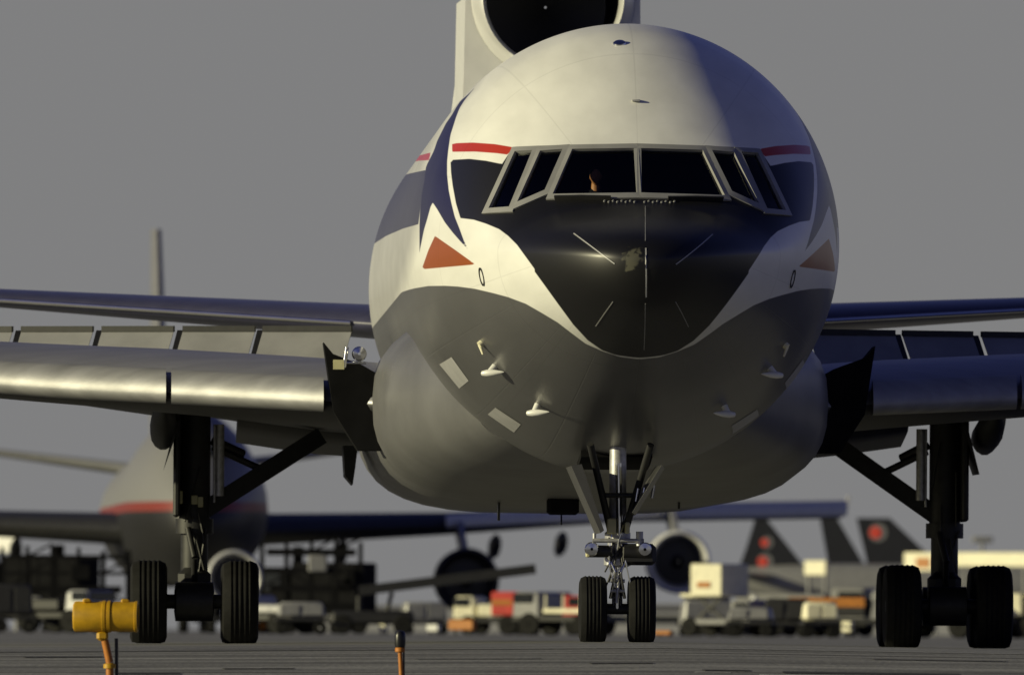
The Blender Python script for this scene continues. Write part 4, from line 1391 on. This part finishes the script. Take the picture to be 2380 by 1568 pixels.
# cargo dollies with containers, power units
def dolly(px, D, label, w, h, mat, cat='dolly'):
    p = P(px, 1460, D)
    e = empty('cargo_dolly' if cat == 'dolly' else 'power_unit', (p.x, D, 0), random.uniform(-.15, .15), label, cat)
    MB().box((0, 0, .48), (w, 1.5, .12), bev=.02).build('deck', M['geardark'], e, smooth=False)
    c = MB().box((0, 0, .56 + h / 2), (w * .92, 1.4, h), taper=.9, bev=.08).build('container' if cat == 'dolly' else 'housing', mat, e)
    for k in (-1, 1):
        MB().box((k * w * .22, -.70, .56 + h * .5), (w * .36, .05, h * .7), bev=.01).build('panel', mat, c, smooth=False)
    for x in (-w * .36, w * .36):
        for y in (-.6, .6):
            m_ = MB(); wheelsm(m_, x, y, .22, .16)
            m_.build('wheel', M['rubber'], e)
    MB().bar((w / 2, 0, .4), (w / 2 + .7, 0, .3), .03).build('tow_bar', M['geardark'], e)
dolly(1640, 600, 'grey power unit right of the jumbo outer engine', 2.2, .9, M['grey'], 'power unit')
dolly(1745, 500, 'flat grey container dolly below the dark low truck', 1.6, .45, M['grey'])
dolly(1830, 520, 'dark container dolly in front of the grey tanker truck', 1.7, .8, M['geardark'])
dolly(1905, 480, 'small cream container dolly left of the orange panelled truck', 1.2, .6, M['cream'])
dolly(700, 480, 'flat grey container dolly right of the left main wheels', 1.7, .5, M['grey'])
dolly(985, 620, 'grey container dolly under the jumbo inner engine', 2.0, .8, M['grey'])
dolly(30, 470, 'dark container dolly at the far left edge', 1.4, 1.0, M['geardark'])

# belt loader with its raised boom crossing the jumbo engine
p0, p1 = P(835, 1372, 540), P(1245, 1321, 540)
e = empty('belt_loader', (p0.x, 540, 0), 0, 'dark belt loader whose thin boom crosses the jumbo inner engine', 'loader')
o = Vector((p0.x, 540, 0))
MB().beam(p0 - o, p1 - o, .36, .9).build('boom', M['geardark'], e, smooth=False)
MB().box((.5, 0, .62), (3.0, 1.8, .5), bev=.1).build('body', M['geardark'], e)
MB().bar((1.0, 0, .8), (1.2, 0, 1.55), .08).build('lift_arm', M['geardark'], e)
MB().bar((0, 0, .8), (0, 0, 1.4), .1).build('lift_arm', M['geardark'], e)
for x in (-.6, 1.6):
    for y in (-.8, .8):
        m_ = MB(); wheelsm(m_, x, y, .36, .28)
        m_.build('wheel', M['rubber'], e)

# small markers and cones on the far apron
def marker(px, py0, py1, w, D, name, label, cat, mat):
    a, b = P(px, py1, D), P(px, py0, D)
    e = empty(name, (a.x, D, 0), -.5, label, cat)
    h = b.z
    MB().box((0, 0, h * .62), (w, .25, h * .62), bev=.03).build('panel', mat, e, smooth=False)
    MB().bar((-w * .3, .05, 0), (-w * .3, .05, h * .5), .05).bar((w * .3, .05, 0), (w * .3, .05, h * .5), .05).build('leg', M['geardark'], e)
    return e
marker(1543, 1463, 1485, .62, 480, 'marker_board', 'low orange marker board right of the nose wheels', 'sign', M['orange'])
marker(1074, 1436, 1480, 1.0, 520, 'marker_board', 'orange marker board left of the red service truck', 'sign', M['orange'])
marker(891, 1444, 1474, .3, 560, 'marker_board', 'slim cream marker board under the belt loader boom', 'sign', M['cream'])
marker(1970, 1440, 1474, .4, 540, 'marker_board', 'small cream marker board left of the right main wheels', 'sign', M['cream'])

# low terminal buildings far off
def building(px, D, w, h, label, mat):
    p = P(px, 1460, D)
    e = empty('terminal_building', (p.x, D, 0), 0, label, 'building')
    MB().box((0, 0, h / 2), (w, 14, h)).build('wall', mat, e, smooth=False)
    MB().box((0, 0, h + .2), (w + .8, 15, .4)).build('roof', M['grey'], e, smooth=False)
    for k in range(int(w / 5)):
        MB().box((-w / 2 + 2.5 + k * 5, -7.02, h * .55), (3.2, .1, h * .3)).build('window', M['carglass'], e, smooth=False)
    return e
building(1420, 1500, 34, 2.6, 'low grey terminal building far behind the nose wheels', M['lightgrey'])
building(2330, 1500, 46, 3.4, 'low grey terminal building far beyond the right main gear', M['lightgrey'])
building(980, 1550, 30, 2.4, 'low grey shed far behind the jumbo inner engine', M['lightgrey'])
# floodlight mast on the right horizon
p = P(2283, 1300, 1200)
e = empty('floodlight_mast', (p.x, 1200, 0), 0, 'slim floodlight mast above the cream fascia board on the right', 'mast')
MB().bar((0, 0, 0), (0, 0, 7.6), .22, .14).build('pole', M['grey'], e)
MB().box((0, 0, 7.8), (1.7, .5, .5), bev=.1).build('lamp_head', M['grey'], e)

# raised boards and fascia panels on posts, far across the ramp
def board(px0, px1, y0, y1, D, label, mat, spot=None):
    a, b = P((px0 + px1) / 2, y1, D), P((px0 + px1) / 2, y0, D)
    w = (px1 - px0) * D / FPX / math.cos(.6)
    e = empty('sign_board', (a.x, D, 0), -.6, label, 'board')
    h = b.z - a.z
    bo_ = MB().box((0, 0, a.z + h / 2), (w, .3, h), bev=.04).build('panel', mat, e, smooth=False)
    if spot:
        MB().box((w * .08, -.17, a.z + h * .45), (w * .4, .06, h * .55)).build('inset', spot, bo_, smooth=False)
    for x in (-w * .38, w * .38):
        MB().bar((x, .1, 0), (x, .1, a.z + .1), .12).build('post', M['grey'], e)
board(2104, 2180, 1283, 1326, 900, 'cream board with an orange inset right of the right main strut', M['cream'], M['orange'])
board(2222, 2400, 1283, 1316, 905, 'long cream fascia board at the right edge of the ramp', M['cream'])
board(1872, 1922, 1302, 1336, 910, 'small cream board between the parked jet fins', M['cream'])
board(-20, 46, 1238, 1284, 720, 'white board at the left edge behind the jumbo wing', M['white'])
board(1232, 1300, 1390, 1400, 620, 'narrow orange board above the red service truck', M['orange'])
marker(1240, 1440, 1476, .5, 540, 'marker_board', 'small yellow marker board below the red service truck', 'sign', M['yellow'])
marker(1752, 1377, 1476, .22, 620, 'marker_board', 'tall thin white marker post below the first parked fin', 'sign', M['white'])
marker(1728, 1396, 1476, .3, 600, 'marker_board', 'thin orange marker post beside the catering truck', 'sign', M['orange'])
marker(1008, 1448, 1474, .5, 560, 'marker_board', 'low white marker board under the belt loader boom end', 'sign', M['white'])
marker(610, 1440, 1474, .25, 560, 'marker_board', 'thin orange marker post right of the left main wheels', 'sign', M['orange'])

# paint lines, tar joints and patches on the shoulder
def strip_on_ground(name, x0, x1, y0, y1, mat, lift):
    sheet(name, np.linspace(x0, x1, 24), np.linspace(y0, y1, 6), mat, lift)
M['line'] = paint('worn_line_paint', (0.55, 0.55, 0.53), 0.7, var=0.5, scale=2.5)
M['tar'] = paint('tar_patch', (0.03, 0.03, 0.03), 0.8, var=0.4, scale=3)
strip_on_ground('painted_line', 3.1, 4.8, 183.95, 184.10, M['line'], .004)
strip_on_ground('painted_line', 2.3, 2.75, 184.35, 184.45, M['line'], .004)
for x0, x1, y0, y1 in ((-4.9, -4.1, 184.0, 184.3), (-3.6, -2.7, 185.2, 185.35), (1.0, 1.8, 186.2, 186.35), (2.4, 3.0, 184.7, 184.9), (3.4, 5.6, 184.35, 184.75), (-1.2, 0.4, 187.4, 187.5), (4.6, 6.3, 187.9, 188.05), (-6.2, -5.2, 188.4, 188.6)):
    strip_on_ground('tar_patch', x0, x1, y0, y1, M['tar'], .008)
